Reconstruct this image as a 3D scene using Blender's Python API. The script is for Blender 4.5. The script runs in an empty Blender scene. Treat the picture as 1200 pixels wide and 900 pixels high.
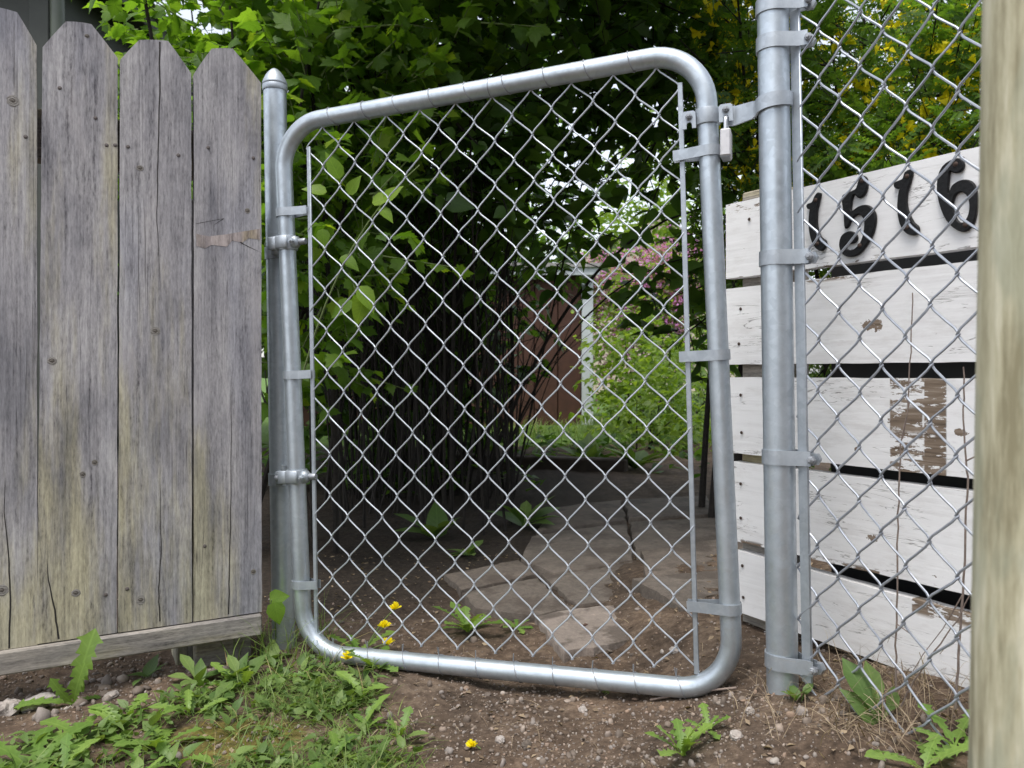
import bpy, math, random
import numpy as np
from mathutils import Vector, Matrix, geometry

# ------------------------------------------------------------------ camera, sky, sun, exposure
SC = bpy.context.scene
COL = SC.collection
F = 920.0            # focal length in pixels of the 1200 x 900 photograph
HC = 0.53            # camera height (m); x right, y away, z up
cam_d = bpy.data.cameras.new('camera')
cam_d.sensor_width = 36.0
cam_d.lens = 36.0 * F / 1200.0
cam_d.shift_y = -13.0 / 1200.0
cam_d.clip_start = 0.02
cam_d.clip_end = 2000.0
cam_d.dof.use_dof = True
cam_d.dof.focus_distance = 1.28
cam_d.dof.aperture_fstop = 12.0
cam = bpy.data.objects.new('camera', cam_d)
cam.location = (0, 0, HC)
cam.rotation_euler = (math.radians(90), 0, 0)
COL.objects.link(cam)
SC.camera = cam

SUN_EL, SUN_AZ = math.radians(68), math.radians(203)     # azimuth clockwise from +Y: high, behind the camera to the left
world = bpy.data.worlds.new('World')
SC.world = world
world.use_nodes = True
wn = world.node_tree
sky = wn.nodes.new('ShaderNodeTexSky')
sky.sky_type = 'NISHITA'
sky.sun_disc = False
sky.sun_elevation = SUN_EL
sky.sun_rotation = SUN_AZ
sky.dust_density = 1.6
sky.air_density = 1.0
hs = wn.nodes.new('ShaderNodeHueSaturation')
hs.inputs['Saturation'].default_value = 0.35
bg = wn.nodes['Background']
bg.inputs['Strength'].default_value = 0.15
wn.links.new(sky.outputs[0], hs.inputs['Color'])
wn.links.new(hs.outputs[0], bg.inputs['Color'])

sun_d = bpy.data.lights.new('sun', 'SUN')
sun_d.energy = 1.5
sun_d.angle = math.radians(24)
sun_d.color = (1.0, 0.96, 0.9)
sun = bpy.data.objects.new('sun', sun_d)
sd = Vector((math.sin(SUN_AZ) * math.cos(SUN_EL), math.cos(SUN_AZ) * math.cos(SUN_EL), math.sin(SUN_EL)))
sun.rotation_euler = sd.to_track_quat('Z', 'Y').to_euler()
sun.location = (-3, -4, 8)
COL.objects.link(sun)

SC.view_settings.view_transform = 'Standard'
SC.view_settings.look = 'None'
SC.view_settings.exposure = 1.12
SC.view_settings.gamma = 1.0
SC.view_settings.use_curve_mapping = False
SC.render.engine = 'CYCLES'
SC.cycles.max_bounces = 5
SC.cycles.diffuse_bounces = 3
SC.cycles.glossy_bounces = 3
SC.cycles.transmission_bounces = 3
SC.cycles.transparent_max_bounces = 8
SC.cycles.use_denoising = True

rnd = random.Random(7)
npr = np.random.default_rng(11)
PI = math.pi

# ------------------------------------------------------------------ helpers
def ray(px, py):
    return Vector(((px - 600) / F, 1.0, (437 - py) / F))
CAMP = Vector((0, 0, HC))
def P(px, py, Y):
    return CAMP + ray(px, py) * Y
class Plane:
    def __init__(s, O, u, v):
        s.O, s.u = Vector(O), Vector(u).normalized()
        v = Vector(v); v = v - s.u * v.dot(s.u); s.v = v.normalized()
        s.n = s.u.cross(s.v)
        s.M = Matrix(((s.u.x, -s.n.x, s.v.x, s.O.x), (s.u.y, -s.n.y, s.v.y, s.O.y), (s.u.z, -s.n.z, s.v.z, s.O.z), (0, 0, 0, 1)))
    # local axes: x along the plane, y away from the viewer, z up
    def uv(s, px, py):
        r = ray(px, py); t = s.n.dot(s.O - CAMP) / s.n.dot(r)
        p = CAMP + r * t - s.O
        return p.dot(s.u), p.dot(s.v)
    def at(s, u, v, n=0.0):
        return s.O + s.u * u + s.v * v + s.n * n

WORLD = {}
def link(o, parent=None, M=None):
    M = M or Matrix.Identity(4)
    COL.objects.link(o)
    WORLD[o.name] = M
    if parent is not None:
        o.parent = parent
        o.matrix_basis = WORLD[parent.name].inverted() @ M
    else:
        o.matrix_basis = M
    return o
def tag(o, label=None, cat=None, group=None, kind=None):
    if label: o['label'] = label
    if cat: o['category'] = cat
    if group: o['group'] = group
    if kind: o['kind'] = kind
    return o
def thing(name, label, cat, loc=(0, 0, 0), group=None):
    o = bpy.data.objects.new(name, None)
    o.empty_display_size = 0.05
    link(o, None, Matrix.Translation(loc))
    return tag(o, label, cat, group)

class MB:
    def __init__(s): s.v, s.f = [], []
    def add(s, vs, fs):
        b = len(s.v); s.v += [tuple(p) for p in vs]; s.f += [tuple(b + i for i in f) for f in fs]; return s
    def box(s, c, d, M=None, bev=0.0):
        x, y, z = d[0] / 2, d[1] / 2, d[2] / 2
        if bev > 0:
            b = bev; vs = []; c = Vector(c)
            for sx in (-1, 1):
                for sy in (-1, 1):
                    for sz in (-1, 1):
                        vs += [Vector((sx * (x - b), sy * (y - b), sz * z)), Vector((sx * (x - b), sy * y, sz * (z - b))), Vector((sx * x, sy * (y - b), sz * (z - b)))]
            def id(sx, sy, sz, k): return ((sx > 0) * 4 + (sy > 0) * 2 + (sz > 0)) * 3 + k
            fs = []
            for q in (-1, 1):
                fs.append([id(-1, -1, q, 0), id(1, -1, q, 0), id(1, 1, q, 0), id(-1, 1, q, 0)][::q])
                fs.append([id(-1, q, -1, 1), id(-1, q, 1, 1), id(1, q, 1, 1), id(1, q, -1, 1)][::q])
                fs.append([id(q, -1, -1, 2), id(q, 1, -1, 2), id(q, 1, 1, 2), id(q, -1, 1, 2)][::q])
                for r in (-1, 1):
                    fs.append([id(-1, q, r, 0), id(1, q, r, 0), id(1, q, r, 1), id(-1, q, r, 1)][::q * r])
                    fs.append([id(q, -1, r, 2), id(q, 1, r, 2), id(q, 1, r, 0), id(q, -1, r, 0)][::q * r])
                    fs.append([id(q, r, -1, 1), id(q, r, 1, 1), id(q, r, 1, 2), id(q, r, -1, 2)][::q * r])
            for sx in (-1, 1):
                for sy in (-1, 1):
                    for sz in (-1, 1):
                        fs.append([id(sx, sy, sz, k) for k in range(3)][::-sx * sy * sz])
            vs = [p + c for p in vs]
        else:
            vs = [Vector(c) + Vector((sx * x, sy * y, sz * z)) for sx in (-1, 1) for sy in (-1, 1) for sz in (-1, 1)]
            fs = [(0, 1, 3, 2), (4, 6, 7, 5), (0, 4, 5, 1), (2, 3, 7, 6), (0, 2, 6, 4), (1, 5, 7, 3)]
        if M is not None: vs = [M @ p for p in vs]
        return s.add(vs, fs)
    def tube(s, pts, r, seg=10, closed=False, cap=True):
        pts = [Vector(p) for p in pts]; n = len(pts)
        rs = r if isinstance(r, (list, tuple)) else [r] * n
        t0 = (pts[1] - pts[0]).normalized()
        ref = Vector((0, 0, 1)) if abs(t0.z) < 0.9 else Vector((1, 0, 0))
        nx = t0.cross(ref).normalized(); vs = []
        for i in range(n):
            if closed: t = (pts[(i + 1) % n] - pts[i - 1]).normalized()
            else: t = (pts[min(i + 1, n - 1)] - pts[max(i - 1, 0)]).normalized()
            nx = (nx - t * nx.dot(t)).normalized(); ny = t.cross(nx)
            vs += [pts[i] + (nx * math.cos(2 * PI * k / seg) + ny * math.sin(2 * PI * k / seg)) * rs[i] for k in range(seg)]
        fs = []
        for i in range(n if closed else n - 1):
            a, b = i * seg, ((i + 1) % n) * seg
            fs += [(a + k, a + (k + 1) % seg, b + (k + 1) % seg, b + k) for k in range(seg)]
        if cap and not closed:
            fs += [tuple(range(seg))[::-1], tuple((n - 1) * seg + k for k in range(seg))]
        return s.add(vs, fs)
    def lathe(s, prof, seg=24, M=None):
        vs = [Vector((r * math.cos(2 * PI * k / seg), r * math.sin(2 * PI * k / seg), z)) for r, z in prof for k in range(seg)]
        fs = [(i * seg + k, i * seg + (k + 1) % seg, (i + 1) * seg + (k + 1) % seg, (i + 1) * seg + k) for i in range(len(prof) - 1) for k in range(seg)]
        if M is not None: vs = [M @ p for p in vs]
        return s.add(vs, fs)
    def strip(s, path, th, h, M, rise=None):
        """flat strap: a polyline in the local xy plane, thickened by th, h tall along local z"""
        n = len(path); pts = [Vector((p[0], p[1])) for p in path]; vs = []
        for i in range(n):
            t = pts[min(i + 1, n - 1)] - pts[max(i - 1, 0)]; t.normalize(); nn = Vector((-t.y, t.x))
            dz = rise[i] if rise else 0.0
            for off in (0, th):
                q = pts[i] + nn * off
                for z in (-h / 2, h / 2): vs.append(M @ Vector((q.x, q.y, z + dz)))
        fs = [(0, 1, 3, 2), tuple(4 * (n - 1) + k for k in (0, 2, 3, 1))]
        for i in range(n - 1):
            a, b = 4 * i, 4 * (i + 1)
            fs += [(a, b, b + 1, a + 1), (a + 2, a + 3, b + 3, b + 2), (a, a + 2, b + 2, b), (a + 1, b + 1, b + 3, a + 3)]
        return s.add(vs, fs)
    def prism(s, outer, d, holes=(), M=None, bev=0.0):
        """polygon in local xz (front at y=0 facing -y), d deep"""
        loops = [outer] + list(holes)
        tri = geometry.tessellate_polygon([[Vector((a, b, 0)) for a, b in l] for l in loops])
        flat = [p for l in loops for p in l]; n = len(flat)
        vs = [Vector((a, 0, b)) for a, b in flat] + [Vector((a, d, b)) for a, b in flat]
        fs = [tuple(t) for t in tri] + [tuple(n + i for i in t)[::-1] for t in tri]
        b = 0
        for l in loops:
            m = len(l)
            fs += [(b + i, b + (i + 1) % m, n + b + (i + 1) % m, n + b + i) for i in range(m)]
            b += m
        if M is not None: vs = [M @ p for p in vs]
        return s.add(vs, fs)
    def mesh(s, name, mat, smooth=True, angle=40):
        me = bpy.data.meshes.new(name)
        me.from_pydata(s.v, [], s.f)
        me.validate(); 
        import bmesh
        bm = bmesh.new(); bm.from_mesh(me); bmesh.ops.recalc_face_normals(bm, faces=bm.faces)
        if smooth:
            for f in bm.faces: f.smooth = True
            for e in bm.edges:
                if len(e.link_faces) == 2 and e.calc_face_angle(0) > math.radians(angle): e.smooth = False
        bm.to_mesh(me); bm.free()
        if mat: me.materials.append(mat)
        return me
    def build(s, name, mat, parent=None, M=None, smooth=True, angle=40):
        """vertices are in M's local space (world space when M is None)"""
        if M is None and parent is not None:
            root = Matrix.Translation(WORLD[parent.name].translation)
            inv = root.inverted(); s.v = [tuple(inv @ Vector(p)) for p in s.v]; M = root
        return link(bpy.data.objects.new(name, s.mesh(name, mat, smooth, angle)), parent, M)

def np_mesh(name, V, faces_flat, loop_start, loop_total, mat, smooth=True):
    me = bpy.data.meshes.new(name)
    me.vertices.add(len(V)); me.vertices.foreach_set('co', np.asarray(V, np.float32).ravel())
    me.loops.add(len(faces_flat)); me.loops.foreach_set('vertex_index', np.asarray(faces_flat, np.int32))
    me.polygons.add(len(loop_start)); me.polygons.foreach_set('loop_start', np.asarray(loop_start, np.int32))
    me.polygons.foreach_set('loop_total', np.asarray(loop_total, np.int32))
    me.polygons.foreach_set('use_smooth', np.full(len(loop_start), smooth))
    me.update(calc_edges=True); me.validate()
    me.materials.append(mat)
    return me
def cloud(name, tmpl, T, mat, smooth=True):
    """many copies of a template (verts, faces) by an array of 4x4 transforms, joined into one mesh"""
    V, Fc = np.asarray(tmpl[0], float), tmpl[1]
    n, m = len(T), len(V)
    VV = np.einsum('nij,mj->nmi', T[:, :3, :3], V) + T[:, None, :3, 3]
    flat = np.array([i for f in Fc for i in f]); tot = np.array([len(f) for f in Fc]); st = np.concatenate([[0], np.cumsum(tot)[:-1]])
    L = len(flat)
    ff = (flat[None] + (np.arange(n) * m)[:, None]).ravel()
    ss = (st[None] + (np.arange(n) * L)[:, None]).ravel()
    tt = np.tile(tot, n)
    me = np_mesh(name, VV.reshape(-1, 3), ff, ss, tt, mat, smooth)
    if len(me.loops) == n * L:
        me.uv_layers.new(name='leaf').data.foreach_set('uv', np.tile(V[flat][:, :2], (n, 1)).astype(np.float32).ravel())
    return me
def frames(p, d, nrm, s, wscale=None):
    """transforms whose local y runs along d and local z near nrm"""
    d = d / np.linalg.norm(d, axis=1, keepdims=True)
    x = np.cross(d, nrm); x /= np.linalg.norm(x, axis=1, keepdims=True) + 1e-9
    z = np.cross(x, d)
    T = np.zeros((len(p), 4, 4)); ws = s if wscale is None else s * wscale
    T[:, :3, 0] = x * ws[:, None]; T[:, :3, 1] = d * s[:, None]; T[:, :3, 2] = z * s[:, None]; T[:, :3, 3] = p; T[:, 3, 3] = 1
    if len(p) > 40: T[:, :3, 2] *= npr.uniform(.3, 2.4, len(p))[:, None]; T[:, :3, 0] *= npr.uniform(.75, 1.1, len(p))[:, None]
    return T
def stuff_obj(name, me, parent=None, kind='stuff'):
    M = Matrix.Identity(4)
    o = bpy.data.objects.new(name, me)
    if parent is not None:      # vertices are world coordinates
        off = WORLD[parent.name].translation
        me.transform(Matrix.Translation(-off)); M = Matrix.Translation(off)
    link(o, parent, M)
    if kind: o['kind'] = kind
    return o
def vnoise(x, y, seed=0):
    xi, yi = np.floor(x).astype(int), np.floor(y).astype(int); xf, yf = x - xi, y - yi
    def h(a, b):
        k = (a * 374761393 + b * 668265263 + seed * 974711) & 0x7fffffff
        k = ((k ^ (k >> 13)) * 1274126177) & 0x7fffffff
        return (k & 0xffff) / 65535.0
    u, v = xf * xf * (3 - 2 * xf), yf * yf * (3 - 2 * yf)
    return (h(xi, yi) * (1 - u) + h(xi + 1, yi) * u) * (1 - v) + (h(xi, yi + 1) * (1 - u) + h(xi + 1, yi + 1) * u) * v
def fbm(x, y, seed=0, o=4):
    r = 0; a = 0.5
    for k in range(o): r = r + a * vnoise(x * 2 ** k, y * 2 ** k, seed + k); a /= 2
    return r

# ------------------------------------------------------------------ materials
class NT:
    def __init__(s, name):
        s.m = bpy.data.materials.new(name); s.m.use_nodes = True; s.t = s.m.node_tree; s.n = s.t.nodes; s.l = s.t.links
        s.bsdf = s.n['Principled BSDF']; s.out = s.n['Material Output']
    def node(s, typ, ins=None, **at):
        nd = s.n.new('ShaderNode' + typ)
        for k, v in at.items(): setattr(nd, k, v)
        for k, v in (ins or {}).items(): s.put(nd.inputs[k], v)
        return nd
    def put(s, sock, v):
        if isinstance(v, bpy.types.NodeSocket): s.l.new(v, sock)
        elif isinstance(v, (tuple, list)) and sock.type == 'RGBA' and len(v) == 3: sock.default_value = (*v, 1)
        else: sock.default_value = v
    def coord(s, kind='Object'): return s.node('TexCoord').outputs[kind]
    def map(s, vec, scale=(1, 1, 1), loc=(0, 0, 0)): return s.node('Mapping', {'Vector': vec, 'Scale': scale, 'Location': loc}).outputs[0]
    def noise(s, vec, scale, detail=4, rough=0.55, dist=0.0): return s.node('TexNoise', {'Vector': vec, 'Scale': scale, 'Detail': detail, 'Roughness': rough, 'Distortion': dist}).outputs[0]
    def math(s, op, a, b=None, c=None, clamp=False):
        nd = s.node('Math', operation=op, use_clamp=clamp); s.put(nd.inputs[0], a)
        if b is not None: s.put(nd.inputs[1], b)
        if c is not None: s.put(nd.inputs[2], c)
        return nd.outputs[0]
    def step(s, v, a, b):
        return s.node('MapRange', {'Value': v, 'From Min': a, 'From Max': b}, interpolation_type='SMOOTHSTEP').outputs[0]
    def ramp(s, v, stops):
        nd = s.node('ValToRGB', {'Fac': v}); cr = nd.color_ramp
        while len(cr.elements) < len(stops): cr.elements.new(0.5)
        for e, (p, c) in zip(cr.elements, stops): e.position = p; e.color = (*c, 1)
        return nd.outputs[0]
    def mix(s, f, a, b, mode='MIX'):
        nd = s.node('Mix', data_type='RGBA', blend_type=mode)
        s.put(nd.inputs[0], f); s.put(nd.inputs[6], a); s.put(nd.inputs[7], b)
        return nd.outputs[2]
    def bump(s, h, strength=0.3, dist=0.002):
        o = s.node('Bump', {'Height': h, 'Strength': strength, 'Distance': dist}).outputs[0]
        s.l.new(o, s.bsdf.inputs['Normal']); return o
    def set(s, **k):
        for a, v in k.items(): s.put(s.bsdf.inputs[a.replace('_', ' ')], v)
        return s
    def sep(s, vec):
        o = s.node('SeparateXYZ', {'Vector': vec}).outputs; return o[0], o[1], o[2]
    def rand(s):
        a = s.node('ObjectInfo').outputs['Random']; return a
    def island(s):
        a = s.node('ObjectInfo').outputs['Random']; b = s.node('NewGeometry').outputs['Random Per Island']
        return s.math('FRACT', s.math('ADD', a, s.math('MULTIPLY', b, 7.31)))

def metal(name, lo, hi, rough, met, wear=0.0):
    n = NT(name); c = n.coord()
    a = n.noise(c, 55, 5, 0.6); b = n.noise(c, 9, 3)
    v = n.math('ADD', n.math('MULTIPLY', a, 0.6), n.math('MULTIPLY', b, 0.4))
    col = n.ramp(v, [(0.3, lo), (0.7, hi)])
    vo = n.node('TexVoronoi', {'Vector': c, 'Scale': 95.0}); sp_ = n.sep(vo.outputs['Color'])[0]
    col = n.mix(n.math('MULTIPLY', sp_, 0.30), col, n.mix(1.0, col, (0.62, 0.64, 0.66), 'MULTIPLY'))
    stn = n.step(n.noise(n.map(c, (26, 26, 4)), 1.0, 5, 0.65), 0.55, 0.72)
    col = n.mix(n.math('MULTIPLY', stn, 0.35), col, n.mix(1.0, col, (0.70, 0.69, 0.66), 'MULTIPLY'))
    if wear:
        w = n.step(n.noise(c, 34, 8, 0.7), 0.63, 0.72)
        col = n.mix(n.math('MULTIPLY', w, wear), col, (0.10, 0.075, 0.05))
    n.set(Base_Color=col, Metallic=met, Roughness=n.math('ADD', n.math('MULTIPLY', sp_, 0.12), n.math('ADD', n.math('MULTIPLY', b, 0.22), rough)))
    n.bump(a, 0.12, 0.0006)
    return n.m
GALV = metal('galvanised_tube', (0.43, 0.48, 0.525), (0.58, 0.635, 0.685), 0.27, 0.76, 0.14)
GALV_DULL = metal('galvanised_strap', (0.34, 0.375, 0.415), (0.50, 0.54, 0.58), 0.34, 0.7, 0.14)
GALV_BOT = GALV
WIRE = metal('galvanised_wire', (0.42, 0.45, 0.50), (0.57, 0.605, 0.65), 0.36, 0.5, 0.08)
WIRE_OLD = metal('older_wire', (0.30, 0.325, 0.37), (0.44, 0.465, 0.51), 0.34, 0.65, 0.12)
TIE = metal('tie_wire_metal', (0.25, 0.26, 0.28), (0.38, 0.39, 0.41), 0.45, 0.6, 0.1)
BOLT = metal('bolt_metal', (0.22, 0.23, 0.25), (0.42, 0.44, 0.47), 0.4, 0.7, 0.25)
LOCK = metal('padlock_body_metal', (0.52, 0.51, 0.53), (0.66, 0.65, 0.66), 0.35, 0.35, 0.05)
SHACK = metal('shackle_metal', (0.6, 0.6, 0.62), (0.75, 0.75, 0.77), 0.2, 0.9)

def weathered(name, yellow_z=0.3, tint=(1, 1, 1), axis='z', bright=1.0):
    n = NT(name); c = n.coord(); r = n.rand()
    off = n.node('CombineXYZ', {'X': n.math('MULTIPLY', r, 13.7), 'Y': n.math('MULTIPLY', r, 7.1), 'Z': n.math('MULTIPLY', r, 31.0)}).outputs[0]
    v = n.node('VectorMath', {0: c, 1: off}, operation='ADD').outputs[0]
    sc = (lambda a, b: (a, a, b)) if axis == 'z' else (lambda a, b: (b, a, a))
    fine = n.noise(n.map(v, sc(210, 9)), 1.0, 6, 0.65)
    mid = n.noise(n.map(v, sc(46, 1.7)), 1.0, 5, 0.6, 0.4)
    fleck = n.noise(n.map(v, sc(330, 75)), 1.0, 3, 0.7)
    broad = n.noise(n.map(v, sc(11, 2.2)), 1.0, 3, 0.5)
    g = n.math('ADD', n.math('MULTIPLY', fine, 0.42), n.math('ADD', n.math('MULTIPLY', mid, 0.26), n.math('MULTIPLY', fleck, 0.36)))
    k = bright
    col = n.ramp(g, [(0.385, (0.075 * k, 0.072 * k, 0.076 * k)), (0.46, (0.175 * k, 0.172 * k, 0.175 * k)), (0.55, (0.245 * k, 0.241 * k, 0.243 * k)), (0.70, (0.345 * k, 0.34 * k, 0.34 * k))])
    patch = n.noise(n.map(v, sc(15, 4.5), (2, 5, 3)), 1.0, 5, 0.62)
    col = n.mix(1.0, col, n.ramp(patch, [(0.34, (0.62, 0.63, 0.66)), (0.5, (0.96, 0.96, 0.97)), (0.64, (1.2, 1.2, 1.18))]), 'MULTIPLY')
    # blue-grey weathering in broad patches, straw coloured wood where it is less weathered
    col = n.mix(n.math('MULTIPLY', n.step(broad, 0.5, 0.66), 0.45), col, n.mix(1.0, col, (0.78, 0.82, 0.92), 'MULTIPLY'))
    x, y, z = n.sep(c)
    up = n.step(z, 0.75, -0.1) if axis == 'z' else 0.35
    yb = n.noise(n.map(v, sc(13, 1.6), (3.1, 0.7, 5.0)), 1.0, 5, 0.6)
    ym = n.step(n.math('ADD', yb, n.math('MULTIPLY', up, yellow_z)), 0.54, 0.74)
    col = n.mix(n.math('MULTIPLY', ym, 0.9), col, n.mix(1.0, col, (1.20, 1.14, 0.76), 'MULTIPLY'))
    col = n.mix(1.0, col, n.ramp(r, [(0.0, (0.93, 0.93, 0.94)), (0.5, (1.0, 1.0, 1.0)), (1.0, (1.08, 1.08, 1.08))]), 'MULTIPLY')
    pale = n.step(n.noise(n.map(v, sc(16, 4), (6, 2, 1)), 1.0, 4, 0.6), 0.58, 0.72)
    col = n.mix(n.math('MULTIPLY', pale, 0.35), col, (0.46, 0.44, 0.43))
    # thin dark drying checks along the grain
    chk = n.noise(n.map(v, sc(90, 0.9), (1.7, 2.0, 9.0)), 1.0, 3, 0.5)
    ck = n.step(n.math('ABSOLUTE', n.math('SUBTRACT', chk, 0.5)), 0.012, 0.0)
    ck = n.math('MULTIPLY', ck, n.step(n.noise(n.map(v, sc(14, 1.2), (8, 8, 8)), 1.0, 2), 0.48, 0.62))
    col = n.mix(n.math('MULTIPLY', ck, 0.7), col, (0.035, 0.03, 0.028))
    col = n.mix(1.0, col, tuple(a * b for a, b in zip(tint, (1.0, 0.975, 0.995))), 'MULTIPLY')
    n.set(Base_Color=col, Roughness=0.85)
    n.bsdf.inputs['Specular IOR Level'].default_value = 0.2
    n.bump(n.math('SUBTRACT', g, n.math('MULTIPLY', ck, 0.6)), 0.55, 0.0022)
    return n.m
WOOD = weathered('weathered_board', 0.17, bright=1.28)
WOOD_RAIL = weathered('weathered_rail', 0.2, (1.12, 1.06, 0.90), 'x', 1.1)
WOOD_POST = None

def flat(name, col, rough=0.8, var=0.3, scale=30, met=0.0, bump=0.2):
    n = NT(name); c = n.coord(); a = n.noise(c, scale, 5, 0.6)
    lo = tuple(x * (1 - var) for x in col); hi = tuple(min(1, x * (1 + var)) for x in col)
    n.set(Base_Color=n.ramp(a, [(0.3, lo), (0.7, hi)]), Roughness=rough, Metallic=met)
    n.bump(a, bump, 0.002)
    return n.m
DARKWOOD = flat('dark_crack', (0.02, 0.017, 0.015), 0.95)
NAIL = flat('nail_rust', (0.09, 0.075, 0.07), 0.7, 0.4, 200)

def knot_mat():
    n = NT('knot_wood'); c = n.coord()
    x, y, z = n.sep(c)
    rr = n.math('SQRT', n.math('ADD', n.math('MULTIPLY', x, x), n.math('MULTIPLY', n.math('MULTIPLY', z, z), 1.7)))
    w = n.math('SINE', n.math('ADD', n.math('MULTIPLY', rr, 1500), n.math('MULTIPLY', n.noise(c, 260, 4), 12)))
    g = n.math('ADD', n.math('MULTIPLY', w, 0.12), n.math('MULTIPLY', rr, 75))
    n.set(Base_Color=n.ramp(g, [(0.05, (0.045, 0.037, 0.032)), (0.22, (0.13, 0.115, 0.10)), (0.5, (0.22, 0.205, 0.19))]), Roughness=0.9)
    n.bump(w, 0.4, 0.001)
    return n.m
KNOT = knot_mat()

def painted(name, patches=(), seed=0.0, blobs=()):
    """old white paint on a plank; patches = (x0, x1, z0, z1, softness) places where it has come off"""
    n = NT(name); c = n.coord(); x, y, z = n.sep(c); r = n.rand()
    off = n.node('CombineXYZ', {'X': n.math('MULTIPLY', r, 23.7), 'Y': seed, 'Z': n.math('MULTIPLY', r, 11.0)}).outputs[0]
    v = n.node('VectorMath', {0: c, 1: off}, operation='ADD').outputs[0]
    grain = n.noise(n.map(v, (5, 60, 130)), 1.0, 5, 0.6)
    grain2 = n.noise(n.map(v, (3, 30, 34)), 1.0, 5, 0.65, 0.6)
    rag = n.noise(n.map(v, (24, 40, 95)), 1.0, 8, 0.74)
    dirt = n.noise(v, 7, 5, 0.6)
    paint = n.ramp(n.math('ADD', n.math('MULTIPLY', grain, 0.5), n.math('MULTIPLY', dirt, 0.5)), [(0.30, (0.72, 0.708, 0.705)), (0.5, (0.82, 0.812, 0.81)), (0.7, (0.86, 0.853, 0.852))])
    crack = n.step(n.math('ABSOLUTE', n.math('SUBTRACT', grain2, 0.5)), 0.010, 0.0)
    crack = n.math('MULTIPLY', crack, n.step(n.noise(v, 9, 3), 0.47, 0.58))
    bare = n.ramp(n.noise(n.map(v, (8, 60, 150)), 1.0, 6, 0.65), [(0.3, (0.07, 0.05, 0.035)), (0.5, (0.20, 0.15, 0.11)), (0.72, (0.36, 0.30, 0.24))])
    m = n.step(n.math('ADD', n.noise(n.map(v, (13, 20, 26)), 1.0, 6, 0.68), n.math('MULTIPLY', rag, 0.22)), 0.80, 0.815)      # scattered flaked spots
    for (x0, x1, z0, z1, soft, thr) in patches:
        e = 0.0012
        bx = n.math('MULTIPLY', n.step(x, x0 - e, x0 + e), n.step(x, x1 + e, x1 - e))
        bz = n.math('MULTIPLY', n.step(z, z0 - soft, z0 + soft), n.step(z, z1 + soft, z1 - soft))
        w = n.math('MULTIPLY', n.math('MULTIPLY', bx, bz), n.step(rag, thr, thr + 0.02))
        m = n.math('MAXIMUM', m, w)
    for (bx_, bz_, rx, rz, thr) in blobs:
        q = n.math('ADD', n.math('POWER', n.math('ABSOLUTE', n.math('DIVIDE', n.math('SUBTRACT', x, bx_), rx)), 2.0), n.math('POWER', n.math('ABSOLUTE', n.math('DIVIDE', n.math('SUBTRACT', z, bz_), rz)), 2.0))
        w = n.step(n.math('ADD', q, n.math('MULTIPLY', n.math('SUBTRACT', n.noise(v, 70, 5, 0.7), 0.5), 4.5)), thr + 0.05, thr)
        m = n.math('MAXIMUM', m, w)
    # thin worn line along the lower and upper arris
    grime = n.step(n.math('ADD', n.noise(n.map(v, (16, 16, 60)), 1.0, 6, 0.7), n.math('MULTIPLY', n.noise(v, 3.5, 3), 0.5)), 0.74, 0.95)
    paint = n.mix(n.math('MULTIPLY', grime, 0.22), paint, (0.42, 0.38, 0.35))
    speck = n.step(n.noise(v, 170, 3, 0.6), 0.70, 0.76)
    paint = n.mix(n.math('MULTIPLY', speck, 0.5), paint, (0.30, 0.26, 0.24))
    col = n.mix(n.math('MULTIPLY', crack, 0.75), paint, (0.13, 0.115, 0.105))
    col = n.mix(m, col, bare)
    n.set(Base_Color=col, Roughness=n.math('ADD', n.math('MULTIPLY', m, 0.3), 0.5))
    n.bsdf.inputs['Specular IOR Level'].default_value = 0.3
    n.bump(n.math('SUBTRACT', n.math('ADD', n.math('MULTIPLY', grain, 0.35), n.math('MULTIPLY', grain2, 0.3)), n.math('ADD', n.math('MULTIPLY', m, 0.9), n.math('MULTIPLY', crack, 0.4))), 0.5, 0.0025)
    return n.m

def leaf_mat(name, lo, hi, trans=0.35, rough=0.45, odd=None):
    n = NT(name); r = n.island(); c = n.coord()
    col = n.ramp(r, [(0.0, lo), (0.6, tuple((a + b) / 2 for a, b in zip(lo, hi))), (1.0, hi)])
    if odd is not None:
        col = n.mix(n.step(r, 0.93, 0.95), col, odd)
    u_, v_, _z = n.sep(n.coord('UV')); au = n.math('ABSOLUTE', u_)
    rib = n.step(au, 0.020, 0.006)
    vein = n.math('MULTIPLY', n.step(n.math('SINE', n.math('MULTIPLY', n.math('SUBTRACT', v_, n.math('MULTIPLY', au, 0.8)), 52.0)), 0.55, 1.0), 0.45)
    blot = n.noise(n.map(n.coord('UV'), (3.5, 3.5, 3.5)), 1.0, 3, 0.6)
    col = n.mix(n.math('MULTIPLY', n.math('MAXIMUM', rib, vein), 0.35), col, n.mix(1.0, col, (1.7, 1.6, 1.8), 'MULTIPLY'))
    col = n.mix(n.step(blot, 0.45, 0.75), col, n.mix(1.0, col, (0.72, 0.78, 0.75), 'MULTIPLY'))
    n.set(Base_Color=col, Roughness=rough)
    n.bsdf.inputs['Specular IOR Level'].default_value = 0.35
    tr = n.node('BsdfTranslucent', {'Color': n.mix(1.0, col, (1.9, 1.9, 0.7), 'MULTIPLY')})
    mx = n.node('MixShader', {0: trans})
    n.l.new(n.bsdf.outputs[0], mx.inputs[1]); n.l.new(tr.outputs[0], mx.inputs[2]); n.l.new(mx.outputs[0], n.out.inputs['Surface'])
    return n.m
L_HAZEL = leaf_mat('hazel_leaf', (0.040, 0.092, 0.017), (0.095, 0.175, 0.032), 0.42, 0.4)
L_VINE = leaf_mat('vine_leaf', (0.075, 0.155, 0.02), (0.15, 0.255, 0.032), 0.55, 0.5, (0.22, 0.32, 0.03))
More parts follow.
